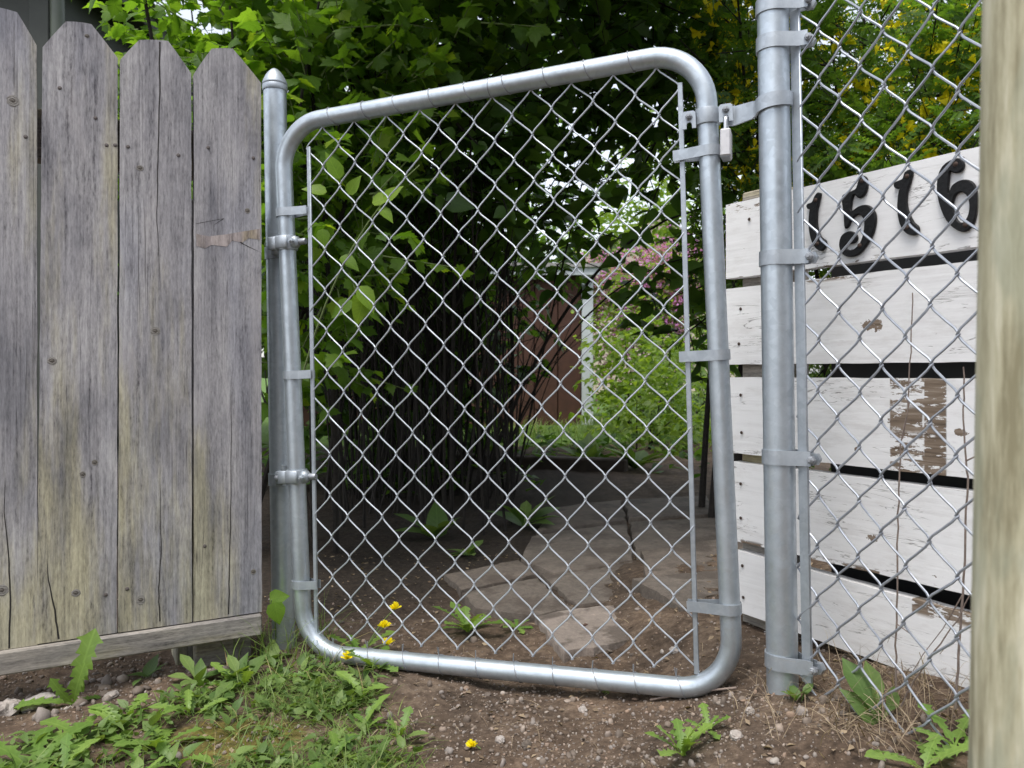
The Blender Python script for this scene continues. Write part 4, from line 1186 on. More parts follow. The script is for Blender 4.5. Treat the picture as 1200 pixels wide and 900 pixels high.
# ------------------------------------------------------------------ bright vine and maple growth behind the wooden fence
rg = np.random.default_rng(33)
vn = thing('maple_sapling', 'bright green lobed-leaf maple sapling rising behind the wooden fence', 'sapling', (-0.85, 2.3, 0.0))
vc = [(-0.86, 2.35, 1.45, .32, .35, .32, 120), (-0.55, 2.15, 1.30, .30, .28, .30, 110), (-0.68, 2.6, 1.75, .55, .45, .35, 170), (-0.48, 2.05, .95, .20, .20, .30, 60), (-0.95, 2.3, 1.1, .24, .3, .35, 60), (-0.62, 2.2, .62, .22, .2, .28, 40), (-0.35, 2.3, 1.55, .3, .3, .25, 70)]
Ps, Gs = [], []
for c in vc:
    p, g = twigs_in(rg, c[:6], c[6], .2); Ps.append(p); Gs.append(g)
Pt, Gt = np.concatenate(Ps), np.concatenate(Gs); Lt = rg.uniform(.10, .22, len(Pt))
p, d, nn, s = leaves_on(rg, Pt, Gt, Lt, 8, 0.056, droop=.3)
crown(vn, T_VINE, L_VINE, rg, frames(p, d, nn, s), 290, 16)
twig_mesh(vn, Pt, Gt, Lt, .0020, STEMG)
for k in range(9):
    r = random.Random(700 + k); b = Vector((-.9 + r.gauss(0, .16), 2.35 + r.gauss(0, .1), -.02))
    tip = Vector((-0.75 + r.gauss(0, .35), 2.3 + r.gauss(0, .2), r.uniform(1.3, 2.0)))
    MB().tube(bez(b, b.lerp(tip, .5) + Vector((r.gauss(0, .1), 0, .1)), tip, 8), [.011 * (1 - .09 * i) for i in range(9)], 6).build('stem', BARK, vn)
# one long pale shoot reaching in front of the mesh with light leaves
sp = thing('vine_shoot', 'pale green vine shoot with bright pointed leaves just behind gate top left', 'vine', (-0.55, 1.85, 0.0))
shoot = bez((-0.58, 1.9, 0.0), (-0.50, 1.75, .75), (-0.20, 1.70, .98), 14)
MB().tube(shoot, [.0035 * (1 - .045 * i) for i in range(15)], 6).build('stem', STEMG, sp)
me = tmpl_mesh('leaf', T_OVAL, L_SHOOT)
for (px, py, Y, sz, az) in [(398, 210, 1.72, .065, -.4), (383, 225, 1.74, .055, -1.4), (408, 228, 1.70, .050, .6), (436, 238, 1.70, .060, 1.2), (450, 235, 1.69, .052, .9), (422, 335, 1.74, .070, 2.6), (428, 345, 1.75, .075, 3.4), (412, 352, 1.75, .06, 4.0), (446, 243, 1.69, .045, 2.4), (378, 268, 1.75, .05, 3.0), (400, 300, 1.76, .055, 2.2)]:
    q = P(px, py, Y); d = np.array([[math.sin(az), -.25, math.cos(az)]]); T = frames(np.array([list(q)]), d, np.array([[.2, -.8, .5]]), np.array([sz]))
    o = bpy.data.objects.new('leaf', me.copy()); link(o, sp, Matrix([list(r) for r in T[0]]))

# ------------------------------------------------------------------ yellow-flowered caragana on the right
def caragana(label, base, clumps, seed, keep, group=None):
    rg = np.random.default_rng(seed)
    root = thing('caragana_shrub', label, 'shrub', base, group)
    Ps, Gs = [], []
    for c in clumps:
        p, g = twigs_in(rg, c[:6], c[6], .3); Ps.append(p); Gs.append(g)
    Pt, Gt = np.concatenate(Ps), np.concatenate(Gs); Lt = rg.uniform(.14, .28, len(Pt))
    p, d, nn, s = leaves_on(rg, Pt, Gt, Lt, 8, 0.085, droop=.25)
    crown(root, T_PIN, L_CARA, rg, frames(p, d, nn, s), keep, 20)
    twig_mesh(root, Pt, Gt, Lt, .0022, BARK)
    sel = rg.choice(len(Pt), int(len(Pt) * .58), replace=False)
    fp = np.repeat(Pt[sel], 8, axis=0) + rg.normal(size=(len(sel) * 8, 3)) * .024
    fd = rg.normal(size=fp.shape); fd[:, 2] -= .9
    T = frames(fp, fd, rg.normal(size=fp.shape), rg.uniform(.018, .034, len(fp)))
    stuff_obj('flowers', cloud('flowers', ovate(.34, 0, .5, .1), T, YELLOW), root)
    r = random.Random(seed)
    for k in range(12):
        c = clumps[k % len(clumps)]; b = Vector(base) + Vector((r.gauss(0, .18), r.gauss(0, .15), -.02))
        tip = Vector((c[0] + r.gauss(0, c[3] * .4), c[1] + r.gauss(0, c[4] * .4), c[2] + c[5] * .5))
        MB().tube(bez(b, b.lerp(tip, .5) + Vector((0, 0, .2)), tip, 9), [.014 * (1 - .085 * i) for i in range(10)], 6).build('stem', BARK, root)
caragana('yellow-flowered shrub with small feathery leaflets between gate and latch post', (0.95, 2.9, 0), [(0.80, 2.7, 1.55, .20, .30, .40, 90), (0.86, 2.65, 1.10, .18, .25, .26, 60), (1.0, 3.2, 2.0, .45, .5, .5, 160), (.83, 2.9, .86, .15, .2, .15, 20)], 41, 120)
caragana('dark yellow-flowered shrub rising above the white board fence', (1.45, 2.6, 0), [(1.35, 2.5, 1.35, .40, .40, .40, 190), (1.15, 2.3, 1.0, .22, .2, .25, 60), (1.7, 2.5, 1.5, .4, .4, .55, 170), (1.4, 3.1, 1.7, .6, .5, .7, 260), (1.25, 3.0, .8, .45, .3, .5, 120), (1.55, 2.0, 1.25, .25, .2, .3, 80)], 43, 170)

# ------------------------------------------------------------------ far garden
def bush(name, label, cat, base, clumps, tmpl, mat, size, seed, per=6, keep=0, stems=5, stem_r=.02, trunk=None, flowers=None, L=(.2, .4), group=None):
    rg = np.random.default_rng(seed)
    root = thing(name, label, cat, base, group); r = random.Random(seed)
    Ps, Gs = [], []
    for c in clumps:
        p, g = twigs_in(rg, c[:6], c[6], .3); Ps.append(p); Gs.append(g)
    Pt, Gt = np.concatenate(Ps), np.concatenate(Gs); Lt = rg.uniform(*L, len(Pt))
    p, d, nn, s = leaves_on(rg, Pt, Gt, Lt, per, size)
    stuff_obj('crown', cloud('crown', tmpl, frames(p, d, nn, s), mat), root)
    if trunk:
        top = max(c[2] for c in clumps)
        MB().tube(bez(Vector(base) + Vector((0, 0, -.05)), Vector(base) + Vector((.1, 0, top * .5)), Vector((clumps[0][0], clumps[0][1], top)), 8), [trunk * (1 - .1 * i) for i in range(9)], 10).build('trunk', BARK, root)
    for k in range(stems):
        c = clumps[k % len(clumps)]
        b = Vector(base) + (Vector((0, 0, c[2] * .45)) if trunk else Vector((r.gauss(0, .1), r.gauss(0, .1), -.02)))
        tip = Vector((c[0] + r.gauss(0, c[3] * .3), c[1], c[2] + c[5] * .3))
        MB().tube(bez(b, b.lerp(tip, .5) + Vector((0, 0, .1)), tip, 6), [stem_r * (1 - .12 * i) for i in range(7)], 6).build('limb' if trunk else 'stem', BARK, root)
    if flowers:
        m, frac, cnt, sz, spread = flowers
        sel = rg.choice(len(Pt), int(len(Pt) * frac), replace=False)
        fp = np.repeat(Pt[sel] + Gt[sel] * .2, cnt, axis=0)
        off = rg.normal(size=fp.shape) * spread; off[:, 2] *= 2.0
        fd = rg.normal(size=fp.shape)
        T = frames(fp + off, fd, rg.normal(size=fp.shape), rg.uniform(.6, 1.1, len(fp)) * sz)
        stuff_obj('flowers', cloud('flowers', T_SMALL, T, m), root)
    return root
bush('lilac_bush', 'far bush with pink-purple lilac flowers beyond the shed corner', 'bush', (1.55, 9.2, 0), [(1.35, 9.2, 1.45, .55, .5, .45, 160), (1.9, 9.4, 1.5, .5, .5, .55, 140), (1.5, 9.5, .8, .7, .5, .5, 120)], T_OVAL, L_LIGHT, .10, 51, 6, 0, 6, .02, None, (PINK, .65, 34, .05, .05))
bush('garden_shrub', 'light green leafy shrub beside the shed corner', 'shrub', (1.05, 7.2, 0), [(1.05, 7.2, .75, .30, .35, .45, 150), (1.25, 7.0, .45, .35, .3, .35, 110), (.92, 6.9, .25, .22, .2, .25, 60)], T_OVAL, L_LIGHT, .075, 52, 6, 0, 5, .01)
bush('garden_shrub', 'low bright green shrub right of the shed, near the far lawn', 'shrub', (1.45, 6.4, 0), [(1.45, 6.4, .35, .30, .3, .35, 110), (1.2, 5.9, .2, .3, .25, .22, 80), (1.62, 6.6, .62, .2, .2, .3, 50)], T_OVAL, L_WEED, .06, 53, 6, 0, 5, .008)
bush('garden_shrub', 'bright green leafy clump in front of the far lawn', 'shrub', (0.95, 5.4, 0), [(0.95, 5.4, .28, .26, .22, .25, 90), (1.25, 5.3, .18, .25, .2, .2, 60), (1.12, 5.7, .5, .2, .2, .25, 60)], T_OVAL, L_LIGHT, .06, 59, 6, 0, 4, .007)
bush('garden_shrub', 'dark shaded shrub at the far end beside the white fence', 'shrub', (2.0, 7.6, 0), [(2.0, 7.6, .5, .35, .35, .5, 140), (2.1, 7.8, .95, .3, .3, .3, 70)], T_OVAL, L_TREE, .07, 54, 6, 0, 5, .01)
bush('garden_tree', 'pale yellow-green tree behind the lilac', 'tree', (2.7, 13.0, 0), [(2.6, 13, 3.2, 1.3, 1.2, 1.3, 420), (3.4, 13.5, 2.2, 1.2, 1, .9, 240), (1.9, 13.5, 2.4, .9, .9, .8, 200)], T_OVAL, L_LIGHT, .13, 55, 6, 0, 6, .05, .13, None, (.3, .6))
bush('garden_tree', 'tall leafy green tree far behind the dark shrub', 'tree', (-1.0, 14.0, 0), [(-1, 14, 2.5, 2.2, 2, 1.1, 420), (.3, 14.5, 2.2, 1.2, 1.2, .9, 200), (-2.8, 14, 2.4, 1.8, 1.6, 1.1, 300)], T_OVAL, L_TREE, .15, 56, 6, 0, 7, .07, .2, None, (.3, .6))
bush('garden_tree', 'leafy tree far off above the white fence', 'tree', (6.2, 11.0, 0), [(6.2, 11, 3.6, 2, 1.6, 1.6, 420), (4.8, 11.5, 2.6, 1.3, 1.2, 1.2, 260)], T_OVAL, L_TREE, .14, 57, 6, 0, 6, .06, .18, None, (.3, .6))
bush('garden_tree', 'leafy tree behind the wooden fence and the dark building', 'tree', (-5.2, 9.5, 0), [(-5.0, 9.5, 3.3, 1.3, 1.5, 1.3, 330), (-4.0, 10, 2.4, 1.1, 1.2, 1.2, 260)], T_OVAL, L_TREE, .12, 58, 6, 0, 6, .05, .16, None, (.3, .6))

# shed with brown-red plank siding
SX1, SY = 0.765, 8.0
shed = thing('shed', 'brown-red plank shed with white corner trim behind the dark shrub', 'shed', (-0.5, SY, 0))
ez = HC + (437 - 322) / F * SY
x = SX1 - .06; 
while x > -2.0:
    mb = MB(); mb.box((0, 0, 0), (.232, .03, ez + .06), None, .006)
    mb.build('plank', SHEDRED, shed, Matrix.Translation((x - .118, SY - rnd.uniform(0, .004), (ez - .06) / 2)), False)
    x -= .240
mb = MB(); mb.box((-.66, SY + .55, ez / 2 - .03), (2.78, 1.0, ez), None, 0); mb.build('wall', SHEDRED, shed, None, False)
mb = MB(); mb.box((SX1 + .0, SY - .012, ez / 2 - .02), (.115, .07, ez + .03), None, .004); mb.build('corner_trim', WHITETRIM, shed, None, False)
mb = MB(); mb.box((-.62, SY - .12, ez + .035), (3.0, .03, .11), None, .004); mb.build('fascia', WHITETRIM, shed, None, False)
mb = MB(); mb.prism([(-2.15, ez + .06), (.92, ez + .06), (.92, ez + .10), (-2.15, ez + .10)], 1.6, (), Matrix.Translation((0, SY - .16, 0)) @ Matrix.Rotation(math.radians(0), 4, 'X')); mb.build('roof', ROOFGREY, shed, None, False)
# distant house
house = thing('house', 'pale pinkish house gable glimpsed far beyond the lilac', 'house', (3.2, 20, 0))
mb = MB(); mb.box((3.6, 21.5, 1.4), (5, 3, 2.9), None, .01); mb.build('wall', TANWALL, house, None, False)
mb = MB(); mb.prism([(0.9, 2.85), (6.3, 2.85), (3.6, 4.6)], 3.4, (), Matrix.Translation((0, 19.8, 0))); mb.build('roof', flat('pinkish_shingle', (0.42, 0.33, 0.29), .9, .15, 30), house, None, False)
# dark building corner at the upper left
bld = thing('garage', 'dark green building corner with downpipe above the left fence', 'building', (-2.6, 4.0, 0))
def bx_px(x0, x1, Y, z0, z1, d): 
    a, b = (x0 - 600) / F * Y, (x1 - 600) / F * Y
    return ((a + b) / 2, Y + d / 2, (z0 + z1) / 2), (b - a, d, z1 - z0)
c, d = bx_px(-400, 58, 4.05, -.05, 2.62, 3.0); MB().box(c, d, None, .004).build('wall', DARKGREEN, bld, None, False)
c, d = bx_px(33, 57, 4.02, 0, 2.60, .026); MB().box(c, d, None, .004).build('corner_board', DARKGREEN, bld, None, False)
q = P(65.5, 437, 4.0)
MB().tube([(q.x + .005, q.y + .03, .02), (q.x + .005, q.y + .03, 1.4), (q.x - .012, q.y + .03, 2.55)], .034, 12).build('downpipe', GREENTRIM, bld)
c, d = bx_px(-420, 80, 3.85, 2.60, 2.72, 3.3); MB().box(c, d, None, .006).build('eave', DARKGREEN, bld, None, False)
mb = MB(); mb.prism([(-4.9, 2.70), (-2.1, 2.70), (-3.4, 3.5)], 3.4, (), Matrix.Translation((0, 3.8, 0))); mb.build('roof', ROOFGREY, bld, None, False)

lane = thing('added_shade_garage', 'grey garage added out of view behind the viewpoint to block low sky', 'garage', (3.0, -4.5, 0))  # unseen garage, added to keep low sky light out of the gate hollow
MB().box((3.2, -6.0, 1.5), (9.4, 3.0, 3.1), None, .01).build('wall', flat('grey_brown_siding', (0.16, 0.145, 0.13), .85, .15, 6), lane, None, False)
MB().prism([(-2.1, 3.05), (8.5, 3.05), (3.2, 4.6)], 3.5, (), Matrix.Translation((0, -7.7, 0))).build('roof', ROOFGREY, lane, None, False)
MB().box((2.2, -4.49, 1.05), (2.6, .04, 2.1), None, .004).build('door', flat('garage_door', (0.30, 0.29, 0.27), .7, .06, 8), lane, None, False)

# old timber edging at the back of the path
tb0, tb1 = gp(430, 545), gp(735, 552)
dd = (tb1 - tb0); a = math.atan2(dd.y, dd.x)
mb = MB(); mb.box((0, 0, .03), (dd.length, .09, .09), None, .008)
timber = mb.build('timber_edging', flat('old_dark_timber', (.055, .042, .034), .9, .35, 20, 0, .6), None, Matrix.Translation((tb0 + tb1) / 2) @ Matrix.Rotation(a, 4, 'Z'), False)
tag(timber, 'old dark timber edging lying across the back of the path', 'timber')

# ------------------------------------------------------------------ weeds, grass, gravel, litter
def to_T(p, d, n, s): return Matrix([list(r) for r in frames(np.array([list(p)]), np.array([list(d)]), np.array([list(n)]), np.array([s]))[0]])
DM = [tmpl_mesh('leaf', toothed(.25, 4 + k % 2, .17, k), L_DAND) for k in range(4)]
SM = [tmpl_mesh('leaf', spoon(.20, .35), L_WEED), tmpl_mesh('leaf', ovate(.27, .02, .1, .3), L_WEED)]
HM_ = tmpl_mesh('leaf', ovate(.42, .08, .08, .2), L_VINE)
def rosette(name, label, cat, base, n, size, seed, meshes, lift=(0.35, 1.1), only=None, group=None):
    if base[1] < 1.6 and base[0] < .2: size *= .8
    r = random.Random(seed); root = thing(name, label, cat, base, group)
    for k in range(n):
        az = 2 * PI * k / n + r.uniform(-.4, .4) if only is None else only[k][0]
        el = r.uniform(*lift) if only is None else only[k][1]
        sz = size * r.uniform(.65, 1.1) if only is None else only[k][2]
        d = (math.sin(az) * math.cos(el), math.cos(az) * math.cos(el), math.sin(el))
        up = (-math.sin(az) * math.sin(el) + r.gauss(0, .15), -math.cos(az) * math.sin(el) + r.gauss(0, .15), math.cos(el) + .05)
        if only is not None: up = (.15, -1.0, .35) if el > .5 else up
        o = bpy.data.objects.new('leaf', meshes[r.randrange(len(meshes))].copy())
        link(o, root, to_T(Vector(base) + Vector((r.gauss(0, .003), r.gauss(0, .003), .002)), d, up, sz))
    return root
def flower_head(root, base, tip, seed, r=.0140):
    rr = random.Random(seed); b, t = Vector(base), Vector(tip)
    fl = MB().tube(bez(b, b.lerp(t, .55) + Vector((rr.uniform(-.01, .01), 0, .01)), t, 6), .0013, 6).build('flower_stalk', STEMG, root)
    rg = np.random.default_rng(seed); n = 44
    az = rg.uniform(0, 2 * PI, n); el = rg.uniform(.05, 1.35, n)
    ax = np.array([0, -.45, .9])
    d = np.stack([np.sin(az) * np.cos(el), np.cos(az) * np.cos(el), np.sin(el)], 1) + ax * .35
    p = np.tile([t.x, t.y, t.z], (n, 1)); T = frames(p, d, rg.normal(size=(n, 3)) + np.array([0, 0, 1.]), r * rg.uniform(.8, 1.1, n))
    me = cloud('flower', ([(-.09, 0, 0), (.09, 0, 0), (.13, .9, 0), (0, 1, -.02), (-.13, .9, 0)], [(0, 1, 2, 3, 4)]), T, YELLOW, False)
    o = stuff_obj('flower', me, None, None); 
    W = WORLD[fl.name]; o.parent = fl; me.transform(W.inverted()); o.matrix_basis = Matrix.Identity(4); WORLD[o.name] = W
def G(px, py): 
    q = gp(px, py); return (q.x, q.y, q.z)
# upright dandelion against the fence
rosette('dandelion', 'dandelion with one tall upright toothed leaf against the left fence rail', 'weed', G(86, 826), 5, .1, 1, DM, only=[(1.9, 1.32, .120), (2.4, 1.1, .075), (-1.9, .25, .085), (-2.6, .9, .06), (.9, .2, .05)])
rosette('dandelion', 'large dandelion rosette at the lower left corner', 'weed', G(40, 905), 9, .115, 2, DM, (.12, .6))
rosette('dandelion', 'dandelion with long toothed leaf lying left along the soil', 'weed', G(100, 868), 6, .105, 3, DM, (.1, .5))
rosette('dandelion', 'dandelion rosette in the middle of the weeds', 'weed', G(190, 880), 8, .10, 4, DM, (.15, .8))
rosette('dandelion', 'dandelion growing against the outside of the bottom gate rail', 'weed', G(440, 785), 8, .075, 6, DM, (.15, .9))
dd_ = rosette('dandelion', 'dandelion with four yellow flowers growing through the gate near hinge side', 'weed', G(418, 768), 9, .09, 7, DM, (.2, .9))
b0 = G(425, 766)
for k, (px, py, Y) in enumerate([(462, 714, 1.50), (450, 735, 1.48), (455, 755, 1.47), (407, 772, 1.43)]): flower_head(dd_, b0, P(px, py, Y), 60 + k)
rosette('dandelion', 'toothed dandelion rosette behind the gate before the flagstones', 'weed', G(548, 742), 11, .085, 8, DM, (.25, 1.0))
rosette('dandelion', 'small dandelion beside the light flagstone', 'weed', G(605, 738), 7, .05, 9, DM, (.2, .9))
rosette('dandelion', 'toothed weed tuft in the gravel in front of the latch post', 'weed', G(800, 888), 10, .06, 10, DM, (.5, 1.25))
rosette('dandelion', 'small weed among the pebbles left of the latch post', 'weed', G(830, 858), 6, .04, 11, DM, (.3, 1.1))
rosette('dandelion', 'tiny weed sprouting under the bottom gate rail', 'weed', G(712, 815), 5, .03, 12, DM, (.5, 1.3))
rosette('dock_weed', 'broad upright green leaves at the foot of the chain-link panel', 'weed', G(1030, 848), 4, .1, 13, SM, only=[(-.9, 1.2, .085), (.15, 1.35, .074), (-1.5, .75, .06), (1.2, .8, .055)])
rosette('dandelion', 'leafy weed at the foot of the wooden post, bottom right', 'weed', G(1122, 880), 7, .07, 14, DM, (.3, .9))
rosette('dandelion', 'bright dandelion spilling out at the bottom edge near the wooden post', 'weed', G(1085, 905), 6, .07, 15, DM, (.2, .8))
rosette('seedling', 'small seedling leaves at the foot of the latch post', 'weed', G(935, 822), 5, .035, 16, SM, (.4, 1.2))
rosette('broadleaf_weed', 'broad-leaved weed under the fence rail end', 'weed', G(172, 795), 6, .055, 17, SM, (.3, 1.0))
rosette('broadleaf_weed', 'tall broad-leaved weed with cupped leaves below the rail', 'weed', G(232, 800), 7, .07, 18, SM, (.4, 1.2))
rosette('broadleaf_weed', 'broad-leaved weed with upright leaf near the hinge post', 'weed', G(280, 800), 7, .075, 19, SM, (.4, 1.25))
rosette('broadleaf_weed', 'spreading weed between the moss and the wooden fence', 'weed', G(245, 830), 8, .075, 20, SM, (.2, .9))
rosette('broadleaf_weed', 'leafy weed at the foot of the hinge post', 'weed', G(318, 776), 7, .075, 21, SM, (.2, 1.0))
rosette('broadleaf_weed', 'small two-leaved weed on the bare soil before the fence', 'weed', G(132, 862), 5, .045, 22, SM, (.6, 1.3))
rosette('broadleaf_weed', 'weed at the right edge of the grassy patch', 'weed', G(470, 870), 7, .06, 23, SM + DM, (.3, 1.0))
rosette('garden_plant', 'dim leafy plant in the shade behind the middle of the gate', 'plant', G(615, 618), 9, .15, 24, SM, (.4, 1.2))
rosette('garden_plant', 'dim leafy plant left of the shaded path', 'plant', G(510, 632), 9, .14, 25, SM, (.4, 1.2))
rosette('garden_plant', 'small leafy plant at the edge of the first flagstones', 'plant', G(548, 652), 9, .07, 26, SM, (.3, 1.1))
rosette('garden_plant', 'bright leafy plant at the back of the path by the shed', 'plant', G(690, 545), 10, .22, 27, SM, (.5, 1.3))
rosette('garden_plant', 'leafy plant beside the right end of the timber edging', 'plant', G(745, 550), 10, .22, 28, SM, (.5, 1.3))
rosette('garden_plant', 'low dark plant in front of the timber edging', 'plant', G(470, 560), 9, .2, 29, SM, (.4, 1.1))
# two heart leaves by the hinge post
vl = thing('bindweed', 'two heart-shaped leaves on a stem beside the hinge post', 'vine', G(322, 772))
for (px, py, Y, sz, az) in [(316, 702, 1.47, .038, 1.35), (322, 706, 1.45, .042, 2.9)]:
    q = P(px, py, Y); o = bpy.data.objects.new('leaf', HM_); link(o, vl, to_T(q, (math.sin(az), -.2, math.cos(az)), (0.05, -.9, .35), sz))
MB().tube(bez(G(322, 772), P(310, 740, 1.49), P(318, 703, 1.46), 8), .0012, 5).build('stem', STEMG, vl)
# fallen yellow flower on the path
q = gp(553, 880); ff = thing('fallen_flower', 'yellow dandelion head lying on the bare soil near the bottom edge', 'flower', (q.x, q.y, q.z))
flower_head(ff, (q.x + .012, q.y + .004, q.z + .001), (q.x, q.y, q.z + .006), 91, .010)

rg = np.random.default_rng(77)
def weed_density(x, y):
    e = x - (-0.10 - .30 * (y - 1.05))                    # right edge of the weedy patch
    d = np.clip(-e / .12, 0, 1)
    # bare strip along the foot of the fence
    u = (x - FE.x) * fence_pl.u.x + (y - FE.y) * fence_pl.u.y
    n_ = (x - FE.x) * fence_pl.n.x + (y - FE.y) * fence_pl.n.y       # distance in front of the fence
    bare = np.clip((n_ - .04 - .10 * np.clip((-u - .08) / .2, 0, 1)) / .07, 0, 1)
    d = d * bare * (.35 + .9 * (fbm(x * 7 + 5, y * 7 + 9, 31, 3) > .42))
    moss = ((x + .40) / .12) ** 2 + ((y - 1.17) / .08) ** 2 < 1
    return np.where(moss, d * .15, d) * (n_ > 0.01)
def scatter(n, box, dens):
    out = []
    while len(out) < n:
        x = rg.uniform(box[0], box[1], 4000); y = rg.uniform(box[2], box[3], 4000)
        k = rg.random(4000) < dens(x, y); out += list(zip(x[k], y[k]))
    a = np.array(out[:n]); return np.column_stack([a, gh(a[:, 0], a[:, 1])])
WBOX = (-1.15, 0.05, .80, 1.62)
# small-leaved ground cover
c = scatter(380, WBOX, weed_density)
p = np.repeat(c, 6, axis=0) + rg.normal(size=(len(c) * 6, 3)) * np.array([.012, .012, .003]); p[:, 2] += .004 + rg.random(len(p)) * .012
az = rg.uniform(0, 2 * PI, len(p)); el = rg.uniform(.05, 1.1, len(p))
d = np.stack([np.sin(az) * np.cos(el), np.cos(az) * np.cos(el), np.sin(el)], 1)
nn = np.array([0, 0, 1.0]) + rg.normal(size=p.shape) * .3
o = stuff_obj('ground_cover', cloud('ground_cover', ovate(.27, 0, .1, .3), frames(p, d, nn, rg.uniform(.010, .030, len(p))), L_WEED))
tag(o, 'low small-leaved weeds covering the ground in front of the wooden fence', 'weeds')
c = scatter(38, WBOX, weed_density)
p = np.repeat(c, 5, axis=0) + rg.normal(size=(len(c) * 5, 3)) * np.array([.006, .006, .002]); p[:, 2] += .004
az = rg.uniform(0, 2 * PI, len(p)); el = rg.uniform(.1, .9, len(p))
d = np.stack([np.sin(az) * np.cos(el), np.cos(az) * np.cos(el), np.sin(el)], 1)
o = stuff_obj('toothed_ground_cover', cloud('toothed_ground_cover', toothed(.25, 4, .18, 3), frames(p, d, np.array([0, 0, 1.0]) + rg.normal(size=p.shape) * .2, rg.uniform(.03, .062, len(p))), L_DAND))
tag(o, 'toothed dandelion foliage mixed through the weeds at lower left', 'weeds')
blade = ([(-.5, 0, 0), (.5, 0, 0), (-.42, .35, .03), (.42, .35, .03), (-.28, .7, -.06), (.28, .7, -.06), (0, 1, -.28)], [(0, 1, 3, 2), (2, 3, 5, 4), (4, 5, 6)])
def blades(c, size, wid, tilt, mat, name, label, cat):
    n = len(c); az = rg.uniform(0, 2 * PI, n); el = rg.uniform(*tilt, n)
    d = np.stack([np.sin(az) * np.cos(el), np.cos(az) * np.cos(el), np.sin(el)], 1)
    s = rg.uniform(*size, n); w = rg.uniform(*wid, n)
    T = frames(c, d, np.stack([-np.sin(az) * np.sin(el), -np.cos(az) * np.sin(el), np.cos(el)], 1) + rg.normal(size=(n, 3)) * .2, s)
    T[:, :3, 0] *= (w / s)[:, None]
    o = stuff_obj(name, cloud(name, blade, T, mat)); tag(o, label, cat); return o
def grass_density(x, y):
    return weed_density(x, y) * np.clip((x + .62) / .35, .12, 1) * np.exp(-((x + .27) ** 2 / .05 + (y - 1.13) ** 2 / .05)) * 1.6 + .12 * weed_density(x, y)
blades(scatter(3000, WBOX, grass_density), (.025, .075), (.0010, .0022), (.1, 1.0), L_GRASS, 'grass', 'fine trampled grass on the lower left between weeds and bare soil', 'grass')
c = scatter(110, (-.52, -.33, 1.40, 1.56), lambda x, y: np.ones_like(x)); blades(c, (.05, .14), (.0014, .0028), (.6, 1.4), L_GRASS, 'grass_tuft', 'wispy grass tuft around the foot of the hinge post', 'grass')
def straw_d(x, y): return np.exp(-(((x - .50) / .10) ** 2 + ((y - 1.08) / .10) ** 2))
blades(scatter(460, (.30, .75, .85, 1.35), straw_d), (.03, .10), (.0008, .0017), (.0, 1.25), L_STRAW, 'dry_grass', 'dry straw and dead grass at the foot of the white fence', 'straw')
def path_d(x, y): return np.clip(1 - weed_density(x, y), 0, 1) * np.where(y > 1.75, .25, 1.0)
blades(scatter(260, (-.5, .75, .9, 1.7), path_d), (.015, .05), (.0008, .0018), (-.05, .2), L_STRAW, 'straw_bits', 'scattered straw bits on the bare soil of the gateway', 'straw')
# lawn blades and undergrowth further back
c = scatter(3600, (-.3, 3.2, 5.6, 9.0), lambda x, y: np.full_like(x, .6)); blades(c, (.06, .16), (.004, .009), (.5, 1.4), L_GRASS, 'lawn', 'sunlit patch of grass far behind the gate', 'grass')
c = scatter(150, (-1.6, 1.2, 3.3, 5.6), lambda x, y: np.where((x > .15) & (y < 4.6), .05, .7))
p = np.repeat(c, 5, axis=0) + rg.normal(size=(len(c) * 5, 3)) * np.array([.04, .04, .01]); p[:, 2] += .02 + rg.random(len(p)) * .10
az = rg.uniform(0, 2 * PI, len(p)); el = rg.uniform(-.1, .9, len(p)); d = np.stack([np.sin(az) * np.cos(el), np.cos(az) * np.cos(el), np.sin(el)], 1)
o = stuff_obj('undergrowth', cloud('undergrowth', T_OVAL, frames(p, d, np.array([0, 0, 1.0]) + rg.normal(size=p.shape) * .3, rg.uniform(.04, .09, len(p))), L_HAZEL))
tag(o, 'dark low undergrowth on the shaded ground beneath the shrub', 'undergrowth')
# gravel
def lump(seed, n=1):
    r = random.Random(seed); t = (1 + 5 ** .5) / 2
    V = [(-1, t, 0), (1, t, 0), (-1, -t, 0), (1, -t, 0), (0, -1, t), (0, 1, t), (0, -1, -t), (0, 1, -t), (t, 0, -1), (t, 0, 1), (-t, 0, -1), (-t, 0, 1)]
    Fc = [(0, 11, 5), (0, 5, 1), (0, 1, 7), (0, 7, 10), (0, 10, 11), (1, 5, 9), (5, 11, 4), (11, 10, 2), (10, 7, 6), (7, 1, 8), (3, 9, 4), (3, 4, 2), (3, 2, 6), (3, 6, 8), (3, 8, 9), (4, 9, 5), (2, 4, 11), (6, 2, 10), (8, 6, 7), (9, 8, 1)]
    V = [Vector(v).normalized() for v in V]
    for _ in range(n):
        cache = {}; nf = []
        def midv(a, b):
            k = (min(a, b), max(a, b))
            if k not in cache: cache[k] = len(V); V.append(((V[a] + V[b]) / 2).normalized())
            return cache[k]
        for a, b, c_ in Fc:
            x, y, z = midv(a, b), midv(b, c_), midv(c_, a); nf += [(a, x, z), (b, y, x), (c_, z, y), (x, y, z)]
        Fc = nf
    V = [tuple(v * r.uniform(.82, 1.12)) for v in V]
    return V, Fc
